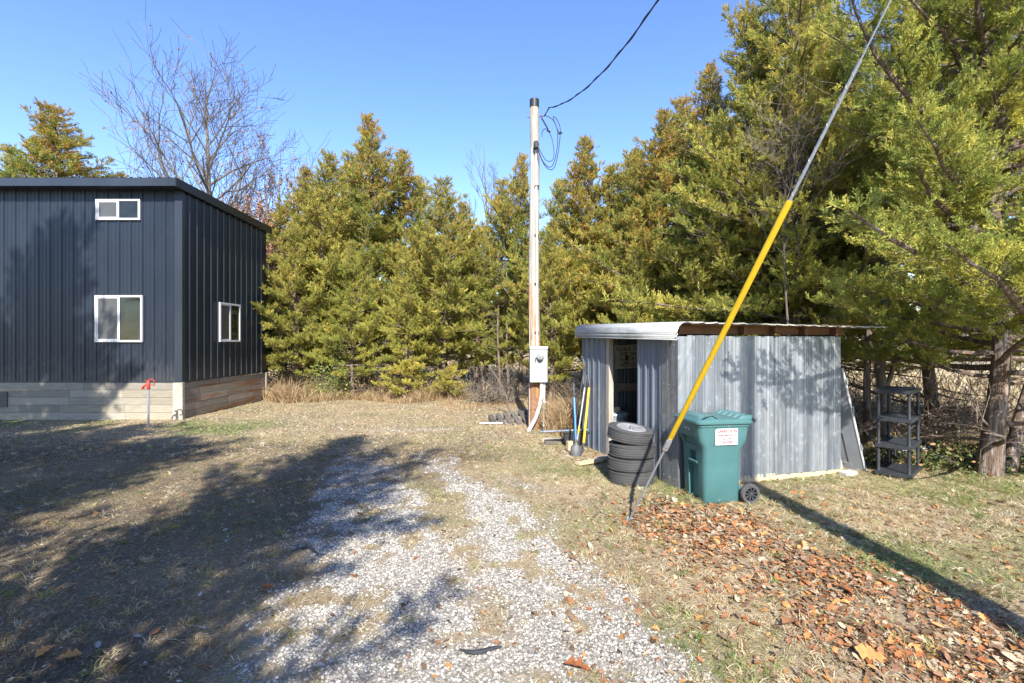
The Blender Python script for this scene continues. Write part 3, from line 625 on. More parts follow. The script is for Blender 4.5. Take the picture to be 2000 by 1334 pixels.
mb = MB(); mb.add([(2.81,0,.08),(2.81,3.12,.08),(2.81,3.12,2.1),(2.81,0,2.1)], [(0,1,2,3)]); ribbed(mb, 2.81, .02, lambda s: 2.16, .22, (0, 3.12), (1, 0), (0, 1), .016, .005, .1)
o = obj('back_wall', mb, 'galv_blue', sh); sm = o.modifiers.new('thickness', 'SOLIDIFY'); sm.thickness = .004
mb = MB(); mb.box((.0, 2.02, -.02), (.09, 2.13, 2.12)); obj('door_post', mb, 'wood_post', sh, .005)
for a_, b_ in [((.0, .3, 2.06), (.05, 3.1, 2.15)), ((.03, 1.045, 0), (.07, 1.12, 2.05)), ((.62, 3.0, 0), (.70, 3.10, 2.06)), ((2.0,3.0,0),(2.08,3.1,2.06)), ((.1, 2.96, 1.02), (2.8, 2.998, 1.18)), ((.02,.02,1.1),(2.8,.06,1.2))]: mb = MB(); mb.box(a_, b_); obj('stud', mb, 'wood_post', sh, .003)
mb = MB(); mb.box((.3, -.01, -.06), (2.86, .035, .10)); obj('sill_beam', mb, 'wood_new', sh, .004)
for a_, b_ in [((.05, .05, 2.10), (2.95, .09, 2.235)), ((.05,3.0,2.1),(2.9,3.04,2.235))]: mb = MB(); mb.box(a_, b_); obj('roof_beam', mb, 'wood_brown', sh, .003)
for xx in (1.02, 1.56, 2.1, 2.68): mb = MB(); mb.box((xx, -.06, 2.09), (xx+.045, .048, 2.23)); obj('rafter', mb, 'wood_brown', sh, .003)
mb = MB(); mb.box((.1,-.14,2.215),(3.0,-.10,2.245)); obj('purlin', mb, 'wood_brown', sh, .003)
mb = MB()                       # corrugated roof sheets, ribs run front to back
pr = []
for i in range(50):
    xx = .02+i*.07; pr.append((xx, 2.265-.012*xx + (.012 if i % 3 == 0 else 0)))
vs = []; fs = []
for i, (xx, z) in enumerate(pr):
    e = .03*math.sin(i*1.9) + (-.02 if (i//9) % 2 else .0)
    vs += [(xx, -.20+e, z-.01), (xx, 3.25, z+.03)]
    if i: fs.append((2*i-2, 2*i, 2*i+1, 2*i-1))
mb.add(vs, fs); o = obj('roof', mb, 'roof_steel', sh); sm = o.modifiers.new('t', 'SOLIDIFY'); sm.thickness = .012
cp = [(-.125,2.035),(-.13,2.045),(-.105,2.06),(-.127,2.08),(-.127,2.10),(-.108,2.115),(-.125,2.135),(-.115,2.17),(-.09,2.225),(-.05,2.262),(.0,2.282),(.08,2.29),(.3,2.289)]
mb = MB(); vs = []; fs = []
for i, (a, z) in enumerate(cp):
    vs += [(a, -.14 + (.05 if a > 0 else 0), z-.02), (a, 1.5, z+.01), (a, 3.22, z+.05)]
    if i: b = 3*i; fs += [(b-3, b, b+1, b-2), (b-2, b+1, b+2, b-1)]
mb.add(vs, fs); o = obj('curved_eave_sheet', mb, 'galv_white', sh, smooth=14); sm = o.modifiers.new('t', 'SOLIDIFY'); sm.thickness = .008
mb = MB(); mb.box((.02,.02,.0),(2.8,3.1,.05)); obj('floor', mb, 'dark_in', sh)
# sign hanging inside
lc = (.60, 2.93); wx, wy = S(*lc)
sg = thing('wall_sign', (wx, wy, 1.46), 'old board sign with black capital letters hanging inside the shed', 'sign', SR)
sg.rotation_euler = (0, math.radians(-2.5), SR)
mb = MB(); mb.box((0, -.012, 0), (.78, .01, .46)); obj('board', mb, 'sign_board', sg, .003)
for (bd, xo, zo, sz) in (("PLEASE DON'T", .035, .345, .115), ('SPIT ON', .115, .245, .105), ('FLOOR', .115, .145, .105), ('FREE CUPS', .105, .035, .105)):
    text_mesh('lettering', bd, sz, 'black_ink', sg, Matrix.Translation((xo, -.014, zo)) @ Matrix.Rotation(PI/2, 4, 'X'), 'LEFT', .92)
hk = thing('hanging_lantern', (*S(.74, 2.72), 1.60), 'small rusty lantern hanging in front of the board sign', 'lantern', SR)
mb = MB(); mb.tube([(0,0,.04),(0,0,.05),(0,0,.1),(0,0,.13),(0,0,.14)], [.032,.035,.028,.032,.014], 12); obj('lantern_body', mb, 'rust', hk)
mb = MB(); mb.tube([(-.04,0,.14),(-.03,0,.22),(0,0,.5),(0,0,.6)], .004, 5); mb.tube([(-.05,0,-.01),(.05,0,-.01)], .012, 6); obj('hanger', mb, 'black_pl', hk)
# galvanised can
cx, cy = S(.33, 2.42)
tc = thing('galvanised_can', (cx, cy, .02), 'galvanised metal trash can with lid just inside the shed doorway', 'trash can')
mb = MB(); pf = [(.20,0),(.20,.02)]
for i in range(8): z = .05+.065*i; pf += [(.203+.003*i, z), (.210+.003*i, z+.02), (.203+.003*i, z+.04)]
pf += [(.235,.60),(.24,.615),(.235,.63)]; mb.lathe(pf, 32); obj('body', mb, 'can', tc, smooth=50)
mb = MB(); mb.lathe([(.245,.625),(.25,.64),(.245,.665),(.235,.68),(.15,.70),(.02,.715),(.0001,.715)], 32); obj('lid', mb, 'can', tc, smooth=50)
mb = MB(); mb.tube([(.21,-.1,.5),(.25,-.12,.5),(.25,-.12,.44),(.22,-.1,.42)], .006, 6); obj('handle', mb, 'steel', tc)
mb = MB(); mb.box((-.1,-.06,0),(.09,.06,.085)); tag(obj('wooden_block', mb, 'wood_new', None, .005, loc=(cx-.03, cy-.06, .725), rz=.25), 'pale wooden block lying on the lid of the metal can', 'wood block')

# ------------------------------------------------------------------ tyres
def tyre(parent, w_=.19, R_=.323, r_=.205):
    mb = MB(); h = w_/2; pr = [(r_, -h+.03), (r_+.02, -h+.012), (r_+.055, -h), (R_-.045, -h+.004), (R_-.018, -h+.018)]
    zs = np.linspace(-h+.03, h-.03, 13)
    for i, z in enumerate(zs):
        g = .007 if i % 3 == 1 else 0; rr_ = R_ - .006*(abs(z)/h)**2*2
        pr += [(rr_-g, z-.0035), (rr_-g, z+.0035)]
    pr += [(R_-.018, h-.018), (R_-.045, h-.004), (r_+.055, h), (r_+.02, h-.012), (r_, h-.03), (r_-.004, 0)]
    mb.lathe(pr, 72, closed=True)
    for k in range(72):
        a = 2*PI*k/72
        for s_ in (-1, 1):
            z = s_*(h-.026); c, sn = math.cos(a), math.sin(a); mb.bar((c*(R_-.008), sn*(R_-.008), z-.012), (c*(R_-.005), sn*(R_-.005), z+.012), .012, .016, (c, sn, 0))
    o = obj('tyre_carcass', mb, 'rubber', parent, smooth=35)
TX, TY = 1.71, 7.15
labs = ['bottom worn black car tyre of the stack of four', 'second tyre from the ground in the stack of four', 'third tyre from the ground, just under the wheel', 'top tyre of the stack, with a silver alloy wheel']
tz = [.09, .28, .47, .67]
for i in range(4):
    t = thing('car_tyre', (TX + [.0, -.008, .008, -.01][i], TY+[0, .01, -.01, .0][i], tz[i]), labs[i], 'tyre', .7*i, 'car tyres stacked by the shed')
    tyre(t)
    if i == 3:
        t.rotation_mode = 'XYZ'; t.rotation_euler = (math.radians(5), math.radians(6.5), 0); t.location.z = .685
        mb = MB(); mb.lathe([(.206,-.06),(.212,.06),(.205,.068),(.19,.06),(.188,.0),(.188,-.06)], 48, closed=True); rm = obj('alloy_rim', mb, 'alloy', t, smooth=40); rm.location.z = .022
        mb = MB(); mb.lathe([(.0001,.035),(.035,.035),(.05,.03),(.055,.0),(.0001,0)], 24)
        for k in range(5):
            a = 2*PI*k/5; c, s = math.cos(a), math.sin(a)
            for dd in (-.11, .11):
                mb.bar((c*.04, s*.04, .028), (math.cos(a+dd)*.192, math.sin(a+dd)*.192, .052), .020, .022)
        obj('spokes', mb, 'alloy', rm)
        mb = MB(); mb.lathe([(.19,-.02),(.0001,-.02)], 32); obj('dark_backing', mb, 'black_pl', rm)
mb = MB(); mb.box((0,-.06,0),(.5,.06,.04)); p = at(1128, 912, 1); o = obj('lumber_plank', mb, 'wood_new', None, .003, loc=(1.05, 8.0, .02), rz=.55); tag(o, 'short pale wooden plank on the grass pointing at the tyres', 'plank')
mb = MB(); mb.box((0,-.05,0),(.6,.05,.05)); o = obj('lumber_plank', mb, 'wood_post', None, .003, loc=(1.43, 8.27, .035), rz=.45); tag(o, 'darker grey plank running from the pale plank behind the tyres', 'plank')

# ------------------------------------------------------------------ trash cart
bx, by = 2.36, 6.07
tcart = thing('wheeled_bin', (bx, by, 0), 'teal green wheeled trash cart with white and red label beside the shed', 'trash cart', math.radians(9))
# local: x from front (left) to back (right), y away from camera
def rr_ring(x0, x1, y0, y1, z, r=.05, n=5):
    out = []
    for cx_, cy_, a0 in ((x1-r, y0+r, -PI/2), (x1-r, y1-r, 0), (x0+r, y1-r, PI/2), (x0+r, y0+r, PI)):
        for k in range(n): a = a0 + PI/2*k/(n-1); out.append((cx_+r*math.cos(a), cy_+r*math.sin(a), z))
    return out
mb = MB()
rings = [rr_ring(.01, .47, .045, .535, .01, .04), rr_ring(.0, .475, .03, .55, .04, .05), rr_ring(-.01, .485, .02, .56, .4, .06), rr_ring(-.015, .49, .01, .57, .66, .06),
         rr_ring(-.035, .53, .004, .576, .72, .06), rr_ring(-.07, .565, 0, .58, .78, .06), rr_ring(-.08, .575, -.004, .584, .86, .06), rr_ring(-.09, .585, -.01, .59, .955, .06), rr_ring(-.10, .60, -.022, .60, .958, .06), rr_ring(-.10, .60, -.022, .60, .985, .06), rr_ring(-.09,.585,-.01,.59,.99,.05)]
mb.loft(rings)
body = obj('body', mb, 'teal', tcart, smooth=35)
# front recess and grab bar carved with a boolean cutter kept as real geometry: build frame pieces
ct = MB(); ct.box((-.2, .17, .02), (.06, .42, .52)); ct.box((-.2, .20, .45), (.06, .39, .545)); cm = bpy.data.meshes.new('cut'); cm.from_pydata(ct.v[:8], [], ct.f[:6])
def carve(o, boxes):
    for a, b in boxes:
        q = MB(); q.box(a, b); me = bpy.data.meshes.new('cut'); me.from_pydata(q.v, [], q.f); co = bpy.data.objects.new('cut', me); C.objects.link(co)
        co.parent = o.parent; md = o.modifiers.new('c', 'BOOLEAN'); md.operation = 'DIFFERENCE'; md.object = co; md.solver = 'EXACT'
        bpy.context.view_layer.update(); dg = bpy.context.evaluated_depsgraph_get(); me2 = bpy.data.meshes.new_from_object(o.evaluated_get(dg))
        o.modifiers.clear(); old = o.data; o.data = me2; bpy.data.objects.remove(co)
        me2.polygons.foreach_set('use_smooth', [True]*len(me2.polygons))
        try: me2.set_sharp_from_angle(angle=math.radians(35))
        except Exception: pass
carve(body, [((-.3, .16, -.1), (.05, .40, .46)), ((-.3, .20, .5), (.04, .36, .62)), ((-.3, .12, .70), (-.012, .46, .80))])
mb = MB(); mb.tube([(-.012,.18,.49),(-.012,.38,.49)], .014, 10); obj('grab_bar', mb, 'teal', tcart)
mb = MB(); mb.loft([rr_ring(-.115,.625,-.035,.615,.985,.07), rr_ring(-.125,.63,-.045,.625,.995,.07), rr_ring(-.125,.63,-.045,.625,1.02,.07), rr_ring(-.10,.60,-.02,.60,1.045,.06)])
mb.extrude([(-.085,.0,1.035),(-.085,.58,1.035),(.0,.56,1.075),(.12,.52,1.085),(.20,.5,1.045),(.2,.08,1.045),(.12,.06,1.085),(.0,.02,1.075)], (0,0,.001))
mb.loft([rr_ring(-.08,.18,.02,.56,1.04,.05), rr_ring(-.05,.14,.06,.52,1.075,.05)])
for yy in (.05, .17, .29, .41, .53): mb.loft([rr_ring(.42,.63,yy-.04,yy+.04,1.035,.02), rr_ring(.50,.64,yy-.028,yy+.028,1.085,.02)])
lid = obj('lid', mb, 'teal', tcart, smooth=40)
mb = MB(); mb.tube([(.645,-.02,1.03),(.645,.60,1.03)], .018, 12); mb.tube([(.66,.02,1.0),(.68,.03,1.03),(.68,.55,1.03),(.66,.56,1.0)], .014, 8); obj('hinge_rod', mb, 'black_pl', lid)
for yy in (-.015, .60):
    wz = .125; mx = Matrix.Translation((.575, yy, wz)) @ Matrix.Rotation(PI/2, 4, 'X')
    mb = MB(); mb.lathe([(.085,-.03),(.115,-.032),(.125,-.02),(.125,.02),(.115,.032),(.085,.03)], 36, mx, closed=True); wh = obj('wheel', mb, 'rubber', tcart, smooth=40)
    mb = MB(); mb.lathe([(.088,-.02),(.088,.02),(.078,.03),(.078,-.02)], 36, mx, closed=True); mb.lathe([(.0001,-.02),(.022,-.02),(.022,.034),(.0001,.038)], 16, mx)
    for k in range(9):
        a = 2*PI*k/9; mb.bar(mx @ Vector((math.cos(a)*.015, math.sin(a)*.015, .018)), mx @ Vector((math.cos(a+.25)*.082, math.sin(a+.25)*.082, .024)), .014, .014, (0,1,0))
    obj('hub', mb, 'black_pl', wh)
    mb = MB(); mb.lathe([(.08,.0),(.0001,.0)], 24, mx); obj('hub_backing', mb, 'cable', wh)
mb = MB(); mb.tube([(.575,-.03,.125),(.575,.62,.125)], .012, 8); mb.box((.47,.04,.07),(.57,.54,.17)); obj('axle', mb, 'teal', tcart)
# sticker on the side face
mb = MB(); mb.add([(.115,-.0135,.735),(.415,-.0135,.735),(.415,-.0155,.935),(.14,-.0155,.935),(.115,-.0150,.915)], [(0,1,2,3,4)])
st = obj('label_sheet', mb, 'white_paint', tcart); sm = st.modifiers.new('t', 'SOLIDIFY'); sm.thickness = .002; sm.offset = 1
mb = MB(); mb.add([(.411,-.017,.735),(.417,-.017,.735),(.417,-.0195,.935),(.411,-.0195,.935)], [(0,1,2,3)]); obj('label_edge', mb, 'blue_h', st)
for bd, sz, z, wd in (('GARRETSON', .050, .888, .265), ('TRASH SERVICE LLC', .030, .845, .25), ('Mexico, MO', .024, .803, .12), ('326-7507', .040, .757, .16)):
    o = text_mesh('lettering', bd, sz, 'red_ink', st, Matrix.Identity(4), 'CENTER', offset=sz*.022); xsz = max(v.co.x for v in o.data.vertices)-min(v.co.x for v in o.data.vertices)
    o.data.transform(Matrix.Translation((.268, -.0195, z)) @ Matrix.Rotation(PI/2, 4, 'X') @ Matrix.Diagonal((wd/xsz, 1, 1, 1)))
mb = MB(); mb.add([(-.088,.34,.885),(-.088,.22,.885),(-.0905,.22,.915),(-.0905,.34,.915)], [(0,1,2,3)]); s2 = obj('serial_sticker', mb, 'white_paint', tcart); s2.location.x = -.004
mb = MB(); r_ = random.Random(9)
for i in range(22):
    y0 = .20+.24*r_.random(); z0 = r_.choice([.69, .505, .53, .43])+r_.uniform(-.015, .03); a = r_.uniform(.004, .02)
    mb.box((-.0, 0, 0), (.0, 0, 0)) if False else None
obj('serial_digits', (lambda q: q)(MB()), 'black_ink', s2) if False else None
o = text_mesh('serial_digits', '188281', .03, 'black_ink', s2, Matrix.Translation((-.0925, .28, .889)) @ Matrix.Rotation(-PI/2, 4, 'Z') @ Matrix.Rotation(PI/2, 4, 'X'), 'CENTER', 1.0)

# ------------------------------------------------------------------ tools by the doorway
def tool(name, label, cat, base, top, segs, head=None, group='long handled tools by the shed'):
    base = Vector(base); top = Vector(top); t = thing(name, base, label, cat, 0, group); d = top-base
    for nm, a, b, r, mt in segs:
        mb = MB(); mb.tube([d*a, d*(a+.01), d*(b-.01), d*b], [r*.85, r, r, r*.85], 12); obj(nm, mb, mt, t, smooth=40)
    if head: head(t, d)
    return t
def blade(t, d):
    mb = MB(); n = d.normalized(); prof = [(.0,.018,.30),(.0,.03,.24),(.0,.045,.2),(.0,.1,.16),(.0,.11,.05),(.0,.08,.0)]
    rings = []
    for _, w_, z in prof:
        c = n*(z*1.0); rings.append([c+Vector((-w_,.0,0)), c+Vector((-w_*.5,-.02,0)), c+Vector((w_*.5,-.02,0)), c+Vector((w_,0,0)), c+Vector((w_*.5,.0,0)), c+Vector((-w_*.5,0,0))])
    mb.loft(rings); obj('blade', mb, 'black_pl', t, smooth=50)
def rake(t, d):
    mb = MB(); mb.bar((-.16,-.03,.05),(.16,.03,.05), .02, .02)
    for i in range(10): a = -.15+.3*i/9; mb.tube([(a,-.02,.05),(a,-.06,.0)], .004, 5)
    mb.tube([(0,0,.05),tuple(d*.08)], .012, 8); obj('rake_head', mb, 'rust', t)
tool('shovel', 'shovel with bright blue handle and black grip and blade', 'shovel', (1.13, 8.72, 0), (1.13, 9.15, 1.23), [('handle', .17, .80, .019, 'blue_h'), ('grip', .80, 1.0, .021, 'black_pl')], blade)
tool('rake', 'thin rake with silver handle and black grip leaning on blue sheet', 'rake', (1.17, 9.15, 0), (1.41, 9.44, 1.36), [('handle', .04, .85, .014, 'steel_h'), ('grip', .83, 1.0, .02, 'black_pl'), ('yellow_band', .22, .32, .0165, 'yellow_h')], rake)
tool('hoe', 'tool with thick yellow handle and black ends leaning on blue sheet', 'hoe', (1.27, 8.95, 0), (1.46, 9.36, 1.29), [('handle', .13, .88, .022, 'yellow_h'), ('grip', .86, 1.0, .017, 'black_pl'), ('socket', .0, .15, .015, 'black_pl')])
tool('iron_bar', 'long dark iron bar with rusty tip, tallest of the leaning tools', 'bar', (1.12, 9.35, 0), (1.39, 9.52, 1.58), [('shaft', .0, .97, .012, 'black_pl'), ('rusty_tip', .96, 1.0, .02, 'rust')])
# junk beside the tools
jt = thing('plastic_tub', (1.22, 9.62, 0), 'black plastic tub lying behind the leaning tools', 'tub')
mb = MB(); mb.loft([rr_ring(-.2,.2,-.14,.14,0,.04), rr_ring(-.24,.24,-.17,.17,.26,.04), rr_ring(-.26,.26,-.19,.19,.27,.04), rr_ring(-.26,.26,-.19,.19,.29,.04)]); obj('tub_shell', mb, 'black_pl', jt, smooth=40)
mb = MB(); mb.tube([(-.5,0,0),(.5,0,.02)], .022, 10); tag(obj('pale_pipe', mb, 'galv', loc=(1.02, 9.45, .30), rz=.12), 'pale grey pipe lying across the junk behind the blue shovel', 'pipe')
mb = MB(); mb.box((-.06,-.05,0),(.05,.05,.16)); tag(obj('wood_offcut', mb, 'wood_new', None, .004, loc=(1.06, 9.05, .03), rz=.3), 'upright pale wood offcut behind the blue shovel', 'wood block')
mb = MB(); mb.box((-.24,-.04,0),(.24,.04,.09)); tag(obj('old_timber', mb, 'straw_soil', None, .006, loc=(.87, 9.75, .0), rz=.25, tint=True), 'old grey timber offcut between the meter pole and the tools', 'timber')
mb = MB(); mb.box((-.16,-.05,0),(.16,.05,.07)); tag(obj('old_timber', mb, 'wood_post', None, .006, loc=(.78, 9.95, .0), rz=-.35), 'small grey timber piece nearest the white conduits', 'timber')
# pallet
pt = thing('broken_pallet', (.1, 12.35, .0), 'broken weathered pallet tipped up behind the meter pole', 'pallet', .15); pt.rotation_euler = (math.radians(12), math.radians(-6), .2)
for i in range(7):
    mb = MB(); mb.cur = (.7+.1*(i % 4),)*3; mb.box((-.62+.19*i, -.45, .1), (-.50+.19*i, .45, .12)); obj('slat', mb, 'straw_soil', pt, tint=True)
for yy in (-.43, 0, .4):
    mb = MB(); mb.cur = (1.8,1.7,1.5); mb.box((-.62,yy-.025,.0),(.68,yy+.025,.098)); obj('stringer', mb, 'straw_soil', pt, tint=True)
mb = MB(); mb.box((-.28,-.035,0),(.28,.035,.02)); tag(obj('white_board', mb, 'white_paint', None, .002, loc=(-.5, 12.0, .03), rz=.05), 'thin white strip lying in the straw grass left of the pole', 'board')

# ------------------------------------------------------------------ right end of the shed
dx_, dy_ = S(3.30, .0)
dr = thing('old_door', (dx_, dy_, 0), 'old grey metal door leaning against the right end of the shed', 'door', SR)
dr.location.x += .02; dr.rotation_euler = (Matrix.Rotation(SR, 3, 'Z') @ Matrix.Rotation(math.atan2(-.46, 1.58), 3, 'Y') @ Matrix.Rotation(.42, 3, 'Z')).to_euler()
mb = MB(); Hd = 1.66; T0 = -.022; T1 = .018
for a, b in (((0, 0), (.19, Hd)), ((.62, 0), (.80, Hd)), ((.19, 0), (.62, .14)), ((.19, .62), (.62, .80)), ((.19, Hd-.13), (.62, Hd))): mb.box((T0, a[0], a[1]), (T1, b[0], b[1]))
obj('door_frame', mb, 'door_grey', dr, .004)
mb = MB(); mb.box((-.008, .19, .14), (.004, .62, .62)); obj('lower_panel', mb, 'door_grey', dr)
mb = MB(); mb.box((T0-.008, -.014, 0), (T1+.006, -.001, Hd)); mb.box((T0-.012,.19,.80),(T0-.001,.205,Hd-.13)); mb.box((T0-.012,.19,.785),(T0-.001,.62,.80)); obj('edge_strip', mb, 'white_vinyl', dr)
mb = MB()
for z in (.35, .95, 1.4): mb.box((-.03, -.03, z), (.03, -.015, z+.09))
obj('hinge', mb, 'alloy', dr)
ddx, ddy = S(3.12, .28); mb = MB(); mb.bar((0,0,0),(-.25,0,.75), .05, .14, (0,1,0)); tag(obj('wood_board', mb, 'wood_cream', None, .004, loc=(ddx, ddy, 0), rz=SR), 'weathered board leaning inside the old grey door', 'board')
bx_, by_ = S(2.84, -.12); cb = MB(); cb.box((-.12,-.07,0),(.11,.07,.09)); tag(obj('concrete_block', cb, 'concrete', None, .014, loc=(bx_, by_, -.02), rz=.35), 'rough concrete block under the right corner of the shed', 'block')

# shelf unit
ang = math.atan2(.68, .73)
sf = thing('plastic_shelf', (5.69, 7.12, 0), 'black plastic four tier shelf unit standing under the cedars', 'shelf', ang)
SW, SD = .76, .40
for k, z in enumerate((.04, .44, .83, 1.24)):
    mb = MB(); mb.box((-.02,-.02,z),(SW+.02,.0,z+.055)); mb.box((-.02,SD,z),(SW+.02,SD+.02,z+.055)); mb.box((-.02,0,z),(0,SD,z+.055)); mb.box((SW,0,z),(SW+.02,SD,z+.055))
    for i in range(15): y0 = .004+SD*i/15; mb.box((0,y0,z+.032),(SW,y0+(SD/15 if k == 3 else SD/15*.62),z+.05))
    obj('shelf_board', mb, 'shelf_pl', sf, .003)
for xx in (.02, SW-.02):
    for yy in (.02, SD-.02):
        mb = MB()
        for a, b in ((-.03, .04), (.095, .44), (.495, .83), (.885, 1.24)): mb.tube([(xx,yy,a),(xx,yy,a+.03),(xx,yy,b-.02),(xx,yy,b+.01)], [.026,.021,.021,.026], 12)
        obj('leg', mb, 'shelf_pl', sf, smooth=40)
def crate(loc, rz, lab):
    t = thing('milk_crate', loc, lab, 'crate', rz, 'black milk crates behind the shelf'); mb = MB(); s = .165; h = .27
    for (ax, ay, bx2, by2) in ((-s,-s,s,-s),(s,-s,s,s),(s,s,-s,s),(-s,s,-s,-s)):
        a = Vector((ax,ay,0)); b = Vector((bx2,by2,0))
        for z in (.012, h-.02): mb.bar(a+Vector((0,0,z)), b+Vector((0,0,z)), .012, .03)
        for i in range(9):
            for sg_ in (-1, 1):
                p0 = a.lerp(b, i/8); p1 = a.lerp(b, min(1, max(0, i/8+sg_*.35))); mb.bar(p0+Vector((0,0,.02)), p1+Vector((0,0,h*abs(min(1,max(0,i/8+sg_*.35))-i/8)/.35)), .006, .009)
    for q in ((-s,-s),(s,-s),(s,s),(-s,s)): mb.bar((q[0],q[1],0),(q[0],q[1],h), .02, .02)
    obj('lattice_box', mb, 'black_pl', t)
    mb = MB(); mb.bar((-.04,-s-.012,h-.05),(.04,-s-.012,h-.05), .01, .03); obj('handle_plate', mb, 'white_paint', t, .004)
crate((6.42, 8.35, .0), .1, 'left black milk crate seen under the shelf unit'); crate((6.86, 8.45, .0), -.05, 'right black milk crate seen under the shelf unit')
mb = MB(); mb.lathe([(.0001,0),(.10,.0),(.14,.03),(.15,.07),(.12,.075),(.05,.06),(.0001,.06)], 20); o = obj('white_pot', mb, 'white_paint', loc=(7.05, 8.15, .03)); o.rotation_euler = (.5, .4, 0); o.scale = (1,.8,.8); tag(o, 'upturned white pot in the ivy near the big cedar trunk', 'pot')
ot = thing('car_tyre', (8.45, 8.35, .16), 'old dark tyre lying in the weeds at the right edge', 'tyre'); tyre(ot, .2, .3, .19); ot.rotation_euler = (1.1, .1, .9)

# ------------------------------------------------------------------ trees
def spray_templates(k=7, seed=1, fine=False):
    r = np.random.RandomState(seed); out = []
    for _ in range(k):
        Q = []
        def leaf(p, q, w_):
            d = q-p; s = np.cross(d, r.randn(3)); s /= np.linalg.norm(s)+1e-9; Q.append([p-s*w_*.5, p+s*w_*.5, q+s*w_*.32, q-s*w_*.32])
        bend = r.randn(2)*.10; ax = lambda t: np.array([bend[0]*t*t, bend[1]*t*t, t])
        for i in range(4): leaf(ax(i/4), ax((i+1)/4), .085-.01*i)
        for i in range(14):
            t = .06+.063*i; az = (i % 2)*PI + r.randn()*.7; th = math.radians(38+r.randn()*9); l = (.50-.30*t)*(.75+.5*r.rand())
            d = np.array([math.cos(az)*math.sin(th), math.sin(az)*math.sin(th), math.cos(th)]); p = ax(t); m_ = p+d*l*.55; d2 = d+np.array([0,0,.35]); d2 /= np.linalg.norm(d2)
            if not fine: leaf(p, m_, .085); leaf(m_, m_+d2*l*.5, .075)
            else:
                leaf(p, m_, .055); leaf(m_, m_+d2*l*.5, .05)
                for q_ in (p+d*l*.3, m_): d3 = d+r.randn(3)*.45; d3 /= np.linalg.norm(d3); leaf(q_, q_+d3*l*.42, .055)
        out.append(np.array(Q))
    return np.array(out)
ST0 = spray_templates(); ST1 = spray_templates(7, 4, True)
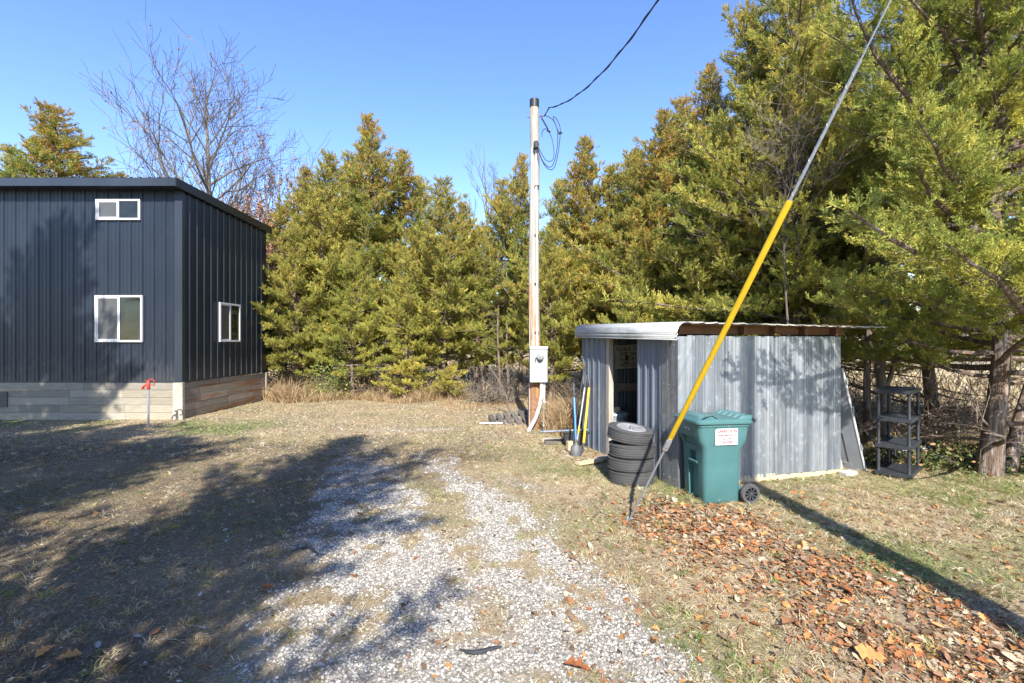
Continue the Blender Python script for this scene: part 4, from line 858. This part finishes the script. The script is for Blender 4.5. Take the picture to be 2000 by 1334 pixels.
def grow_cedar(name, seed, H, Rr, base, nl, spacing=.085, sp_len=.20, dens=1.0, bare_low=10, trunk_r=.13, bronze=.3, lean=0, fork=0, gold=0.0, fine=False):
    ST = ST1 if fine else ST0
    r = random.Random(seed); rs = np.random.RandomState(seed)
    wood = MB(); pos = []; dr_ = []; hh = []
    tp = [Vector((lean*z/H + .12*math.sin(z*.7+seed), .10*math.sin(z*.9+seed*2), z)) for z in np.linspace(0, H*.97, 14)]
    tp[0].z = -.15
    for i, p in enumerate(tp): p.x -= .12*math.sin(seed)*1.0*(1) if i >= 0 else 0; p.y -= .10*math.sin(seed*2)
    rad = [trunk_r*(1-.93*(i/13))**.9 + .004 for i in range(14)]; rad[0] *= 1.45; rad[1] *= 1.02
    wood.tube(tp, rad, 12)
    def tpos(z): f = max(0, min(12.999, z/(H*.97)*13)); i = int(f); return tp[i].lerp(tp[i+1], f-i)
    ph = [rs.rand()*6.28 for _ in range(4)]
    def Rz(z, az):
        f = (z-base)/(H-base); f = max(0, min(1, f))
        return Rr*((1-f)**.80)*(.74+.26*min(1, f*5))*(1+.26*math.sin(2*az+ph[0]+z*.5)+.16*math.sin(3*az+ph[1]-z*1.1)+.12*math.sin(5*az+ph[2]+z*2))
    az = r.random()*6
    for k in range(nl+bare_low):
        dead = k >= nl
        if dead: z = base*r.uniform(.35, 1.1); az = r.random()*6.28
        else: f = (k+.5)/nl; z = base + (H-base)*(f**.92)*.985; az += 2.399+r.uniform(-.4, .4)
        fz = (z-base)/(H-base); L = (Rz(max(z, base), az) if not dead else Rr*r.uniform(.3, .75))*r.choice((r.uniform(.5, 1.1), r.uniform(.7, 1.2), r.uniform(1.0, 1.55))) + .06
        el = math.radians(r.uniform(-12, 22) + 40*max(0, fz)**1.3 if not dead else r.uniform(-8, 22))
        p = tpos(z); d = Vector((math.cos(az)*math.cos(el), math.sin(az)*math.cos(el), math.sin(el))); pts = [p.copy()]; ns = 7; dirs = [d.copy()]
        for i in range(ns):
            d = (d + Vector((r.gauss(0,.13), r.gauss(0,.13), r.gauss(.05 if not dead else -.01, .09)))).normalized(); p = p + d*L/ns; pts.append(p.copy()); dirs.append(d.copy())
        r0 = min(.014*L+.008, rad[0]*.6)
        wood.tube(pts, [r0*(1-.85*i/ns) for i in range(ns+1)], 5, False)
        if dead:
            for j in range(7):
                i = r.randint(2, ns-1); q = pts[i]; dd = (dirs[i]+Vector((r.gauss(0,.7), r.gauss(0,.7), r.gauss(0,.5)))).normalized(); q2 = q+dd*r.uniform(.2,.6); q3 = q2+(dd+Vector((r.gauss(0,.4),r.gauss(0,.4),r.gauss(-.1,.3)))).normalized()*r.uniform(.15,.4)
                wood.tube([q, q2, q3], [.006, .004, .002], 3, False)
            continue
        t = .24 if L > 1 else .05; step = .036/dens
        lay = r.gauss(0, .25)
        while t < 1.0:
            i = min(ns-1, int(t*ns)); q = pts[i].lerp(pts[i+1], t*ns-i); dl = dirs[i+1]
            sd = dl.cross(Vector((0,0,1))); sd = sd.normalized() if sd.length > .01 else Vector((1,0,0))
            sgn = r.choice((-1, 1)); tl = min(.85, .12+L*.55, (.16+.42*(1-t)*L*.6)*r.uniform(.5, 1.25)); a2 = math.radians(r.uniform(25, 75))
            td = (dl*math.cos(a2) + sd*sgn*math.sin(a2) + Vector((0,0,r.gauss(.22+lay*.3,.28)))).normalized(); q2 = q+td*tl
            if tl > .22 and r.random() < .6: wood.tube([q, q2], [.005, .002], 3, False)
            if t > .22 or L < 1.2:
                ss = .06 if tl < .3 else tl*.3
                while ss < tl+.02:
                    s0 = q+td*ss; pos.append(s0); dd = (td*.62+Vector((r.gauss(0,.42), r.gauss(0,.42), r.gauss(.42,.38)))).normalized(); dr_.append(dd); hh.append(fz); ss += spacing*r.uniform(.8, 1.6)/dens
            t += step/max(L, .3)*r.uniform(.6, 1.4)
        for _ in range(3): pos.append(pts[-1]); dr_.append((dirs[-1]+Vector((r.gauss(0,.3),r.gauss(0,.3),r.gauss(.25,.3)))).normalized()); hh.append(fz)
    for k in range(16):         # leader tuft
        z = H*(.86+.12*k/15); pos.append(tpos(z)); dr_.append(Vector((r.gauss(0,.35),r.gauss(0,.35),.8)).normalized()); hh.append(1)
    P = np.array([tuple(p) for p in pos]); D = np.array([tuple(p) for p in dr_]); hh = np.array(hh); S_ = len(P)
    # frames
    a_ = np.cross(D, rs.randn(S_, 3)); a_ /= np.linalg.norm(a_, axis=1)[:, None]; b_ = np.cross(D, a_)
    sc = sp_len*(.6+.8*rs.rand(S_))*(1-.35*np.clip(hh, 0, 1)**3); T = ST[rs.randint(0, len(ST), S_)]
    Vv = (T[..., 0:1]*a_[:, None, None] + T[..., 1:2]*b_[:, None, None] + T[..., 2:3]*D[:, None, None])*sc[:, None, None, None] + P[:, None, None]
    nq = T.shape[1]; Vv = Vv.reshape(-1, 3); Ff = np.arange(len(Vv)).reshape(-1, 4)
    n1 = fbm(P[:, 0]+P[:, 2]*.7, P[:, 1]-P[:, 2]*.5, .9, 90+seed % 7, 2); n2 = rs.rand(S_)
    n1 = np.clip(n1 + .35*(n2-.5), 0, 1)
    g1 = np.array([.21,.265,.06]); g2 = np.array([.50,.48,.11]); br = np.array([.50,.26,.07]); go = np.array([.66,.50,.11])
    m1 = np.clip((n1-.3)*2.2+.25*(n2-.5), 0, 1)[:, None]; c = g1*(1-m1)+g2*m1; c = c*(1.3 if fine else 1.12)
    m2 = np.clip(bronze*(hh**1.2)*1.5 + (n2-.82)*2*bronze + (n1-.62)*1.6*bronze, 0, .9)[:, None]; c = c*(1-m2)+br*m2
    m3 = np.clip(gold*(1-m1[:, 0]*.3)*(.5+n2), 0, .9)[:, None]; c = c*(1-m3)+go*m3
    c = c*(.8+.4*rs.rand(S_))[:, None]
    c = np.repeat(c, nq, 0)*(.85+.3*rs.rand(S_*nq))[:, None]; c = np.repeat(c, 4, 0)
    me_o = np_mesh('crown', Vv, Ff, c, 'leaf'); tr = obj('trunk', wood, 'bark', smooth=60)
    root = bpy.data.objects.new(name, None); C.objects.link(root); root.empty_display_size = .3; tr.parent = root; me_o.parent = root
    print('tree', seed, S_, len(Ff)); return root
variants = {
 'A': grow_cedar('cedar_tree', 3, 10.2, 3.0, 1.3, 160, .066, .150, 1.0, 9, .12, .12, gold=.15, fine=True),
 'B': grow_cedar('cedar_tree', 8, 10.5, 2.3, 1.5, 140, .074, .195, .95, 14, .13, .7, gold=.15),
 'C': grow_cedar('cedar_tree', 14, 9.0, 2.4, 1.1, 125, .072, .19, .9, 12, .12, .40, gold=.3),
 'D': grow_cedar('cedar_tree', 23, 8.8, 2.1, 1.0, 125, .074, .19, .95, 12, .10, .95, gold=.15),
 'E': grow_cedar('cedar_tree', 31, 9.6, 2.7, 1.6, 120, .076, .175, .9, 14, .12, .30, gold=.18, fine=True),
}
VH = {'A': 10.2, 'B': 10.5, 'C': 9.0, 'D': 8.8, 'E': 9.6}
used = set()
def place(vk, x, y, H, rz, wid, label, group='cedar trees around the yard', name='cedar_tree'):
    src = variants[vk]
    o = src if vk not in used else copy_tree(src)
    used.add(vk); s = H/VH[vk]; o.location = (x, y, 0); o.rotation_euler = (0, 0, rz); o.scale = (s*wid, s*wid, s)
    return tag(o, label, 'tree', group)
def cone(vk, u, v, Y, rz, wid, label): X = (u-1000)/F*Y; return place(vk, X, Y, CAMH+(667-v)/F*Y, rz, wid, label)
G = [
 # vk, u apex, v apex, depth, rot, width factor, label
 ('B', 722, 222, 19.6, .3, 1.0, 'tallest pointed cedar in the middle group, bronze topped against the sky'),
 ('C', 640, 300, 18.8, 1.1, 1.0, 'olive cedar just left of the tallest pointed cedar'),
 ('D', 782, 292, 20.2, 2.1, 1.0, 'bronze cedar touching the right side of the tallest pointed cedar'),
 ('C', 862, 345, 18.3, 3.0, 1.05, 'yellow green cedar halfway between the pointed cedar and the meter pole'),
 ('E', 930, 440, 19.2, 4.2, .95, 'lower cedar in the dip left of the meter pole, below the small bare tree'),
 ('B', 1018, 300, 19.4, 4.0, .8, 'narrow cedar directly behind the meter pole'),
 ('D', 1138, 268, 17.6, .9, 1.05, 'bronze orange cedar right of the meter pole with a sharp top'),
 ('C', 1200, 322, 17.0, 5.0, .95, 'round topped bronze cedar at the foot of the big right hand cedars'),
 ('C', 575, 420, 17.8, 2.4, .9, 'olive cedar beside the right rear corner of the navy building'),
 ('A', 690, 470, 17.4, 2.0, .8, 'short full pale cedar in front of the tallest pointed cedar'),
 ('E', 790, 480, 17.0, .4, .85, 'short bright green cedar at the front of the tree line above dry weeds'),
 ('C', 1075, 430, 16.3, 1.7, .8, 'short green cedar between meter pole and shed, nearest to the pole'),
 ('D', 605, 330, 20.6, 4.4, 1.1, 'second row olive cedar left of the pointed cedar'),
 ('C', 690, 300, 21.5, .2, 1.0, 'second row cedar between the olive and the pointed cedars'),
 ('E', 820, 345, 21.0, 2.6, 1.0, 'second row cedar right of the pointed cedars'),
 ('D', 900, 395, 20.8, .8, 1.1, 'second row cedar filling behind the yellow green cedar'),
 ('C', 985, 350, 20.6, 5.6, .9, 'second row cedar just left of the meter pole top'),
 ('E', 1100, 350, 20.0, 1.9, 1.0, 'second row cedar just right of the meter pole'),
 ('E', 1225, 300, 18.5, 4.9, 1.0, 'second row cedar above the left end of the shed roof'),
 ('B', 1335, 190, 16.0, .5, 1.1, 'second row cedar filling between the two steps of the right skyline'),
 ('C', 545, 400, 20.2, 1.5, 1.1, 'second row cedar against the rear corner of the building'),
 ('C', 1250, 290, 16.2, 3.9, 1.0, 'second row cedar left of the brown tipped cedar'),
 ('D', 1290, 215, 14.2, 1.3, 1.0, 'brown tipped cedar that starts the rise of the right hand trees'),
 ('B', 1385, 130, 13.2, 2.2, 1.0, 'cedar rising above the yellow guard, second step of the skyline'),
 ('E', 1240, 470, 13.4, 2.9, .8, 'low cedar just behind the left end of the shed roof'),
 ('C', 1475, 5, 11.6, 3.6, 1.0, 'big cedar behind the middle of the shed with its top at the upper edge'),
 ('B', 1590, 60, 13.0, 5.4, 1.15, 'cedar seen behind the steel wire near the upper right'),
]
for g in G: cone(*g)
place('E', 6.1, 10.6, 10.2, .5, 1.0, 'cedar with a pair of thin trunks behind the shelf unit')
place('A', 7.15, 7.5, 10.6, 2.6, 1.0, 'largest near cedar with thick ivy covered trunk at the right')
place('A', 9.2, 10.8, 10.8, .4, 1.0, 'tall cedar behind the big near cedar, cut by the right edge')
place('E', 8.2, 13.8, 11.5, 4.4, 1.0, 'farther cedar between the steel wire and the big near cedar')
place('C', 11.2, 8.9, 9.5, 1.9, 1.0, 'cedar at the extreme right edge beside the old tyre')
place('A', -21.3, 21.4, 10.4, 1.0, 1.0, 'dark cedar behind the building cut by the left edge')
place('B', -19.8, 21.6, 12.2, 2.0, 1.6, 'dark bronze spiky cedar behind the left roof edge')
# trees standing behind the photographer, whose shade falls on the left lawn and the navy wall
place('A', -2.35, -2.9, 10.5, 1.0, .92, 'cedar behind the viewpoint shading the gravel, nearest to the drive')
place('B', -6.1, -4.2, 11.6, 2.0, 1.4, 'cedar behind the viewpoint left of the drive, middle of its row')
place('E', -8.2, .8, 8.9, 3.0, 1.2, 'cedar outside the left edge shading the lawn by the hydrant')
place('C', -11.2, 3.0, 12.8, .7, 1.25, 'cedar outside the left edge shading the navy wall')
place('A', -9.2, -3.0, 11.5, 4.0, .9, 'cedar far outside the left edge behind the viewpoint')

# bare trees
def bare_tree(name, seed, H, spread, label, x, y, trunk_r=.16, leafy=0.0, fork=.25, mat='bark_grey', lv=5, minr=.006, limbs=18):
    r = random.Random(seed); mb = MB(); ends = []
    def br(p, d, L, rad, lev):
        n = 5; pts = [p]; rr = [rad]
        for i in range(n):
            d = (d + Vector((r.gauss(0,.10), r.gauss(0,.10), r.gauss(.045,.05)))).normalized(); p = p+d*L/n; pts.append(p); rr.append(max(minr*.7, rad*(1-.55*(i+1)/n)))
            if lev > 0 and i >= 1 and r.random() < .86:
                for _ in range(1 if r.random() < .75 else 2):
                    az = r.random()*6.28; o1 = d.orthogonal().normalized(); o1.rotate(Quaternion(d, az)); a = math.radians(r.uniform(22, 52))
                    nd = (d*math.cos(a)+o1*math.sin(a)*spread + Vector((0,0,.12))).normalized(); br(p, nd, L*r.uniform(.45,.72), rr[-1]*.66, lev-1)
        mb.tube(pts, rr, 8 if lev > 3 else (5 if lev > 1 else 3), False); ends.append((p, d))
        if lev <= 1:
            for q in pts[1:]: ends.append((q, d))
    tp = [Vector((.12*math.sin(t*5+seed), .1*math.cos(t*4), -.2+H*.97*t)) for t in np.linspace(0, 1, 12)]; tr_ = [max(minr, trunk_r*(1-t)**.8*(1.15 if t < .1 else 1)) for t in np.linspace(0, 1, 12)]; mb.tube(tp, tr_, 10)
    nk = limbs
    for k in range(nk):
        t = fork + (.93-fork)*(k/nk)**1.15; a = k*2.4+r.uniform(-.4,.4); e = math.radians(r.uniform(18, 42) + 30*t); q = t*11; i_ = int(q); p0 = tp[i_].lerp(tp[min(11,i_+1)], q-i_)
        br(p0, Vector((math.cos(a)*math.cos(e), math.sin(a)*math.cos(e), math.sin(e))), H*(.27*(1-t)**.7+.035)*r.uniform(.8,1.2)*spread, tr_[i_]*.55, lv-(2 if t < .75 else 3))
    root = thing(name, (x, y, 0), label, 'tree'); obj('trunk', mb, mat, root, smooth=60)
    if leafy:
        sel = [e for e in ends if r.random() < leafy]; n = len(sel); P = np.array([tuple(e[0]) for e in sel])
        T_, F_, c_ = leaves_np(np.zeros(n), np.zeros(n), np.full(n, .11)*(.7+.6*R.rand(n)), np.array([.36,.20,.12])*(.7+.6*R.rand(n))[:, None], 0, 1.2, .4)
        T_ = T_ + np.repeat(P, 24, 0) - np.array([0,0,.05]); np_mesh('crown', T_, F_, c_, 'litter', root)
    print('bare', len(mb.f)); return root
bare_tree('bare_tree', 5, 15.8, 1.2, 'large leafless tree spreading wide above the navy roof', (405-1000)/F*24, 24, .22, .02, .30, limbs=28, minr=.012)
bare_tree('oak_tree', 9, 12.4, 1.0, 'twiggy oak with a few brown leaves right of the large bare tree', (545-1000)/F*25, 25, .13, .22, .25)
bare_tree('oak_tree', 17, 8.0, .9, 'small oak with pale brown leaves at the rear corner of the building', (522-1000)/F*20.0, 20.0, .09, .5, .3)
bare_tree('bare_tree', 12, 12.0, .7, 'thin leafless tree standing between cedars left of the meter pole', (950-1000)/F*24, 24, .11, 0, .3)
bare_tree('bare_tree', 26, 5.6, 2.6, 'small tangled leafless tree against the right hand cedars', 5.3, 9.6, .035, 0, .7, lv=5, minr=.004, limbs=16)

# slim understory trunks
un = [(548,17.0,'slim trunk nearest the rear corner of the building'),(557,18.3,'pale slim trunk second from the building corner'),(600,16.9,'dark thick trunk standing at the edge of the straw grass left of the bushes'),
      (619,17.6,'pale straight slim trunk right of the dark thick trunk'),(705,17.8,'thin trunk behind the orange tipped sapling'),(868,17.6,'curved thin trunk by the dark gap in the tree line'),
      (930,18.2,'dark leaning trunk inside the gap in the tree line'),(974,17.2,'orange brown thin trunk left of the brush pile'),(992,17.6,'second orange brown thin trunk above the brush pile')]
for i, (u, Y, lab) in enumerate(un):
    mb = MB(); r = random.Random(i+40); rr0 = .09 if 'thick' in lab or 'dark' in lab else .045; Y += 1.2; X = (u-1000)/F*Y; h = r.uniform(5.0, 6.5)
    ln = .5 if 'leaning' in lab else r.uniform(-.15, .15); mb.tube([(ln*t*t+.04*math.sin(t*9+i), .03*math.cos(t*7), -.1+h*t) for t in np.linspace(0,1,8)], [rr0*(1.2-1.05*t) for t in np.linspace(0,1,8)], 10)
    tr = thing('slim_tree', (X, Y, 0), lab, 'tree', 0, 'slim trunks under the tree line'); obj('trunk', mb, 'bark' if 'orange' in lab or 'dark' in lab else 'bark_grey', tr, smooth=60)
    mb = MB()
    for k in range(24):
        z = r.uniform(.5, h*.8); a = r.uniform(-.6, 3.7); e = r.uniform(-.1, .7); L = r.uniform(.6, 1.9); p = Vector((ln*((z+.1)/h)**2 + .04*math.sin((z+.1)/h*9+i), .03*math.cos((z+.1)/h*7), z)); d = Vector((math.cos(a)*math.cos(e), -abs(math.sin(a))*.6*math.cos(e), math.sin(e))); pts = [p]
        for q in range(5): d = (d+Vector((r.gauss(0,.15),r.gauss(0,.15),r.gauss(0,.12)))).normalized(); pts.append(pts[-1]+d*L/5)
        mb.tube(pts, [.014*(1-.16*q) for q in range(6)], 4, False)
    obj('dead_limbs', mb, 'bark_grey', tr)
# second trunk and leaning stems around the near cedar
mb = MB(); mb.tube([(0,0,-.1),(.15,0,.7),(.45,.05,1.5),(.65,.05,2.4),(.8,.1,3.4)], [.10,.085,.075,.07,.05], 10); mb.tube([(.3,0,1.1),(.7,-.1,1.5),(1.2,-.2,1.7)], [.05,.04,.03], 8)
bt = thing('leaning_tree', (7.55, 7.6, 0), 'thinner mossy trunk leaning right beside the thick cedar trunk', 'tree'); obj('trunk', mb, 'bark', bt, smooth=60)
mb = MB(); mb.tube([(0,0,-.1),(-.02,0,1.2),(.03,0,2.4),(-.02,0,4.2)], [.075,.06,.055,.045], 10); bt = thing('slim_tree', (6.85, 9.6, 0), 'reddish slim trunk behind the shelf unit', 'tree', 0, 'slim trunks under the tree line'); obj('trunk', mb, 'bark', bt, smooth=60)
mb = MB(); mb.tube([(0,0,-.1),(-.03,0,.9),(-.09,0,1.5),(.02,0,2.4),(.0,0,4.2)], [.10,.085,.08,.075,.06], 10); mb.tube([(-.05,0,1.0),(.1,0,1.3),(.25,0,1.9)], [.05,.045,.03], 8); bt = thing('slim_tree', (7.1, 9.5, 0), 'grey green forked trunk right behind the shelf unit', 'tree', 0, 'slim trunks under the tree line'); obj('trunk', mb, 'bark_grey', bt, smooth=60)

# dead branch tangle behind shelf, brush pile, weeds
def brush(name, loc, rx, ry, h, n, label, cat, mat='bark_grey', seed=1, thick=.006, up=.35):
    r = random.Random(seed); mb = MB()
    for i in range(n):
        p = Vector((r.uniform(-rx, rx), r.uniform(-ry, ry), r.uniform(0, h*.3))); a = r.random()*6.28; e = r.uniform(-.1, 1.0+up); L = r.uniform(.4, 1.0)*h*1.3
        d = Vector((math.cos(a)*math.cos(e), math.sin(a)*math.cos(e), math.sin(e))); pts = [p]
        for q in range(4): d = (d+Vector((r.gauss(0,.22),r.gauss(0,.22),r.gauss(-.05,.16)))).normalized(); pts.append(pts[-1]+d*L/4)
        mb.tube(pts, [thick*(1-.2*q) for q in range(5)], 4, False)
        for q in (2, 3): dd = (d+Vector((r.gauss(0,.7),r.gauss(0,.7),r.gauss(.1,.5)))).normalized(); mb.tube([pts[q], pts[q]+dd*L*.35], [thick*.6, thick*.3], 3, False)
    return tag(obj(name, mb, mat, loc=loc), label, cat)
brush('brush_pile', (-.62, 16.0, 0), .75, .4, .95, 130, 'pile of pale dead branches left of the meter pole', 'brush pile', seed=2, thick=.013)
mb = MB()
mb.tube([(0,0,0),(-.1,0,.5),(-.35,0,1.0),(-.6,0,1.35)], [.03,.026,.02,.01], 6); mb.tube([(-.1,0,.5),(-.25,0,.6),(-.3,.05,.9)], [.02,.014,.008], 5); tag(obj('fallen_branch', mb, 'bark_grey', loc=(-.05, 13.6, 0)), 'grey fallen branch sloping up toward the meter pole', 'branch')
for i, (X, Y, s) in enumerate(((8.4, 9.4, 1.4), (6.3, 9.6, 1.5), (9.4, 10.2, 1.6), (8.0, 11.0, 1.6))):
    brush('dead_thicket', (X, Y, .1), 1.1, .6, s, 90, ['tangled dead branches between shelf unit and thick trunk', 'tangled dead branches behind the leaning grey door', 'tangled dead branches right of the thick trunk', 'tangled dead branches in the field gap behind the shelf'][i], 'thicket', 'bark', 60+i, .008)
def weeds(n, fx, h0, h1, label, seed, col, name='dry_weeds', wd=.006):
    r = np.random.RandomState(seed); x, y = fx(r, n); k = r.rand(len(x)) < np.clip((fbm(x, y, 1.3, seed, 2)-.35)*3, .05, 1); x = x[k]; y = y[k]; n = len(x); ln = np.radians(r.rand(n)**.7*38); L = h0+(h1-h0)*r.rand(n)**1.8*np.clip(fbm(x, y, .9, seed+9, 2)*2.4-.45, .1, 1.3)
    c = np.array(col)[r.randint(0, len(col), n)]*(.7+.6*r.rand(n))[:, None]
    o = blades(name, x, y, L, wd+wd*r.rand(n), ln, c, label); o['category'] = 'weeds'; return o
WC = [(.42,.30,.16),(.33,.22,.11),(.5,.38,.22),(.25,.16,.09)]
weeds(3200, lambda r, n: (r.uniform(.75, 1.75, n), r.uniform(10.6, 13.2, n)), .4, 1.25, 'tall tan dead weeds between the meter pole and the shed', 71, WC)
def edge(r, n): u = r.uniform(515, 905, n); Y = 16.4 + 1.6*r.rand(n) + .5*np.sin(u*.03); return (u-1000)/F*Y, Y
weeds(16000, edge, .10, .95, 'dry weeds and stems along the foot of the cedars', 72, WC, wd=.008)
weeds(5000, lambda r, n: (r.uniform(-2.4, 1.6, n), r.uniform(14.5, 19, n)), .05, .35, 'low dry weeds around the brush pile', 73, WC)
weeds(4500, lambda r, n: ((lambda q: (q*r.uniform(.60, 1.05, n)))(Y_ := r.uniform(7.9, 10.5, n)), Y_), .1, .5, 'weeds growing around the shelf unit and thick trunk', 74, WC+[(.16,.20,.05),(.12,.16,.04)], wd=.007)
# ivy and bushes from leaf clumps
def clump(name, loc, rx, ry, rz_, n, cols, label, cat, size=.05, seed=1, stem=True, shell=.5):
    r = np.random.RandomState(seed); d = r.randn(n, 3); d /= np.linalg.norm(d, axis=1)[:, None]; rad = r.rand(n)**shell; P = d*rad[:, None]*np.array([rx, ry, rz_]); P[:, 2] = np.abs(P[:, 2])
    T_, F_, c_ = leaves_np(np.zeros(n), np.zeros(n), size*(.6+.8*r.rand(n)), np.array(cols)[r.randint(0, len(cols), n)]*(.7+.6*r.rand(n))[:, None], 0, 1.0, 1.0)
    root = thing(name, loc, label, cat); np_mesh('foliage', T_+np.repeat(P, 24, 0), F_, c_, 'litter', root)
    if stem:
        rr = random.Random(seed); mb = MB()
        for k in range(14): q = Vector((rr.uniform(-rx,rx)*.8, rr.uniform(-ry,ry)*.8, rz_*rr.uniform(.5,.95))); mb.tube([(q.x*.1,q.y*.1,0),(q.x*.5,q.y*.5,q.z*.6),q], [.008,.006,.003], 4, False)
        obj('stems', mb, 'bark_grey', root)
    return root
IV = [(.07,.11,.025),(.10,.15,.035),(.05,.08,.02),(.20,.19,.08),(.30,.18,.08)]
clump('ivy_patch', (7.0, 7.75, 0), 1.0, .45, .42, 1100, IV, 'dark green ivy around the foot of the thick cedar trunk', 'ivy', .055, 4)
clump('ivy_patch', (6.2, 8.15, 0), .8, .4, .25, 600, IV, 'low ivy under and behind the shelf unit', 'ivy', .05, 5)
clump('ivy_patch', (8.1, 7.9, 0), .9, .6, .55, 1100, IV, 'ivy and briars at the right edge by the old tyre', 'ivy', .055, 6)
clump('honeysuckle_bush', (-6.3, 17.2, 0), .9, .5, 1.6, 1200, [(.20,.26,.05),(.28,.33,.08),(.14,.18,.04)], 'bright yellow green leafy bush at the left end of the tree line', 'bush', .07, 7)
clump('honeysuckle_bush', (-8.2, 18.3, 0), .9, .6, 1.9, 1100, [(.22,.22,.07),(.30,.26,.10),(.16,.17,.05)], 'dull olive bush near the rear corner of the building', 'bush', .07, 8)
clump('briar_bush', (-4.9, 17.6, 0), 1.4, .5, 1.0, 1200, [(.30,.20,.10),(.22,.15,.07),(.20,.19,.06)], 'brown leafed briar thicket under the middle cedars', 'bush', .06, 9)
clump('briar_bush', (-2.6, 18.0, 0), 1.2, .5, .7, 800, [(.26,.15,.07),(.20,.12,.06)], 'low brown briars in front of the dark gap', 'bush', .06, 10)
sap = grow_cedar('cedar_sapling', 51, 1.5, .95, .35, 26, .09, .17, 1.0, 2, .03, .4, gold=.2)
sap.location = (-3.5, 17.0, 0); sap.scale = (1.1, .8, .8); tag(sap, 'low spreading cedar sapling with orange tips above the dry weeds', 'sapling', 'cedar saplings')
s2_ = copy_tree(sap); s2_.location = (-2.15, 16.9, 0); s2_.scale = (.6, .6, .7); s2_.rotation_euler.z = 2; s2_['label'] = 'small bright green cedar sapling beside the dark gap'
# distant woods beyond the field
r = np.random.RandomState(8); n = 26000; x = r.uniform(-130, 150, n); hgt = 5.0+3.5*vn(x, x*0, .06, 4); z = hgt*r.rand(n)**.8; y = 95+r.rand(n)*10
T_, F_, c_ = leaves_np(np.zeros(n), np.zeros(n), .9+.8*r.rand(n), np.array([.17,.14,.115])*(.7+.6*r.rand(n))[:, None], 0, 1.2, 1.0)
tag(np_mesh('distant_woods', T_+np.repeat(np.stack([x, y, z], -1), 24, 0), F_, c_, 'litter'), 'brown leafless woods far across the field', 'woods', kind='stuff')
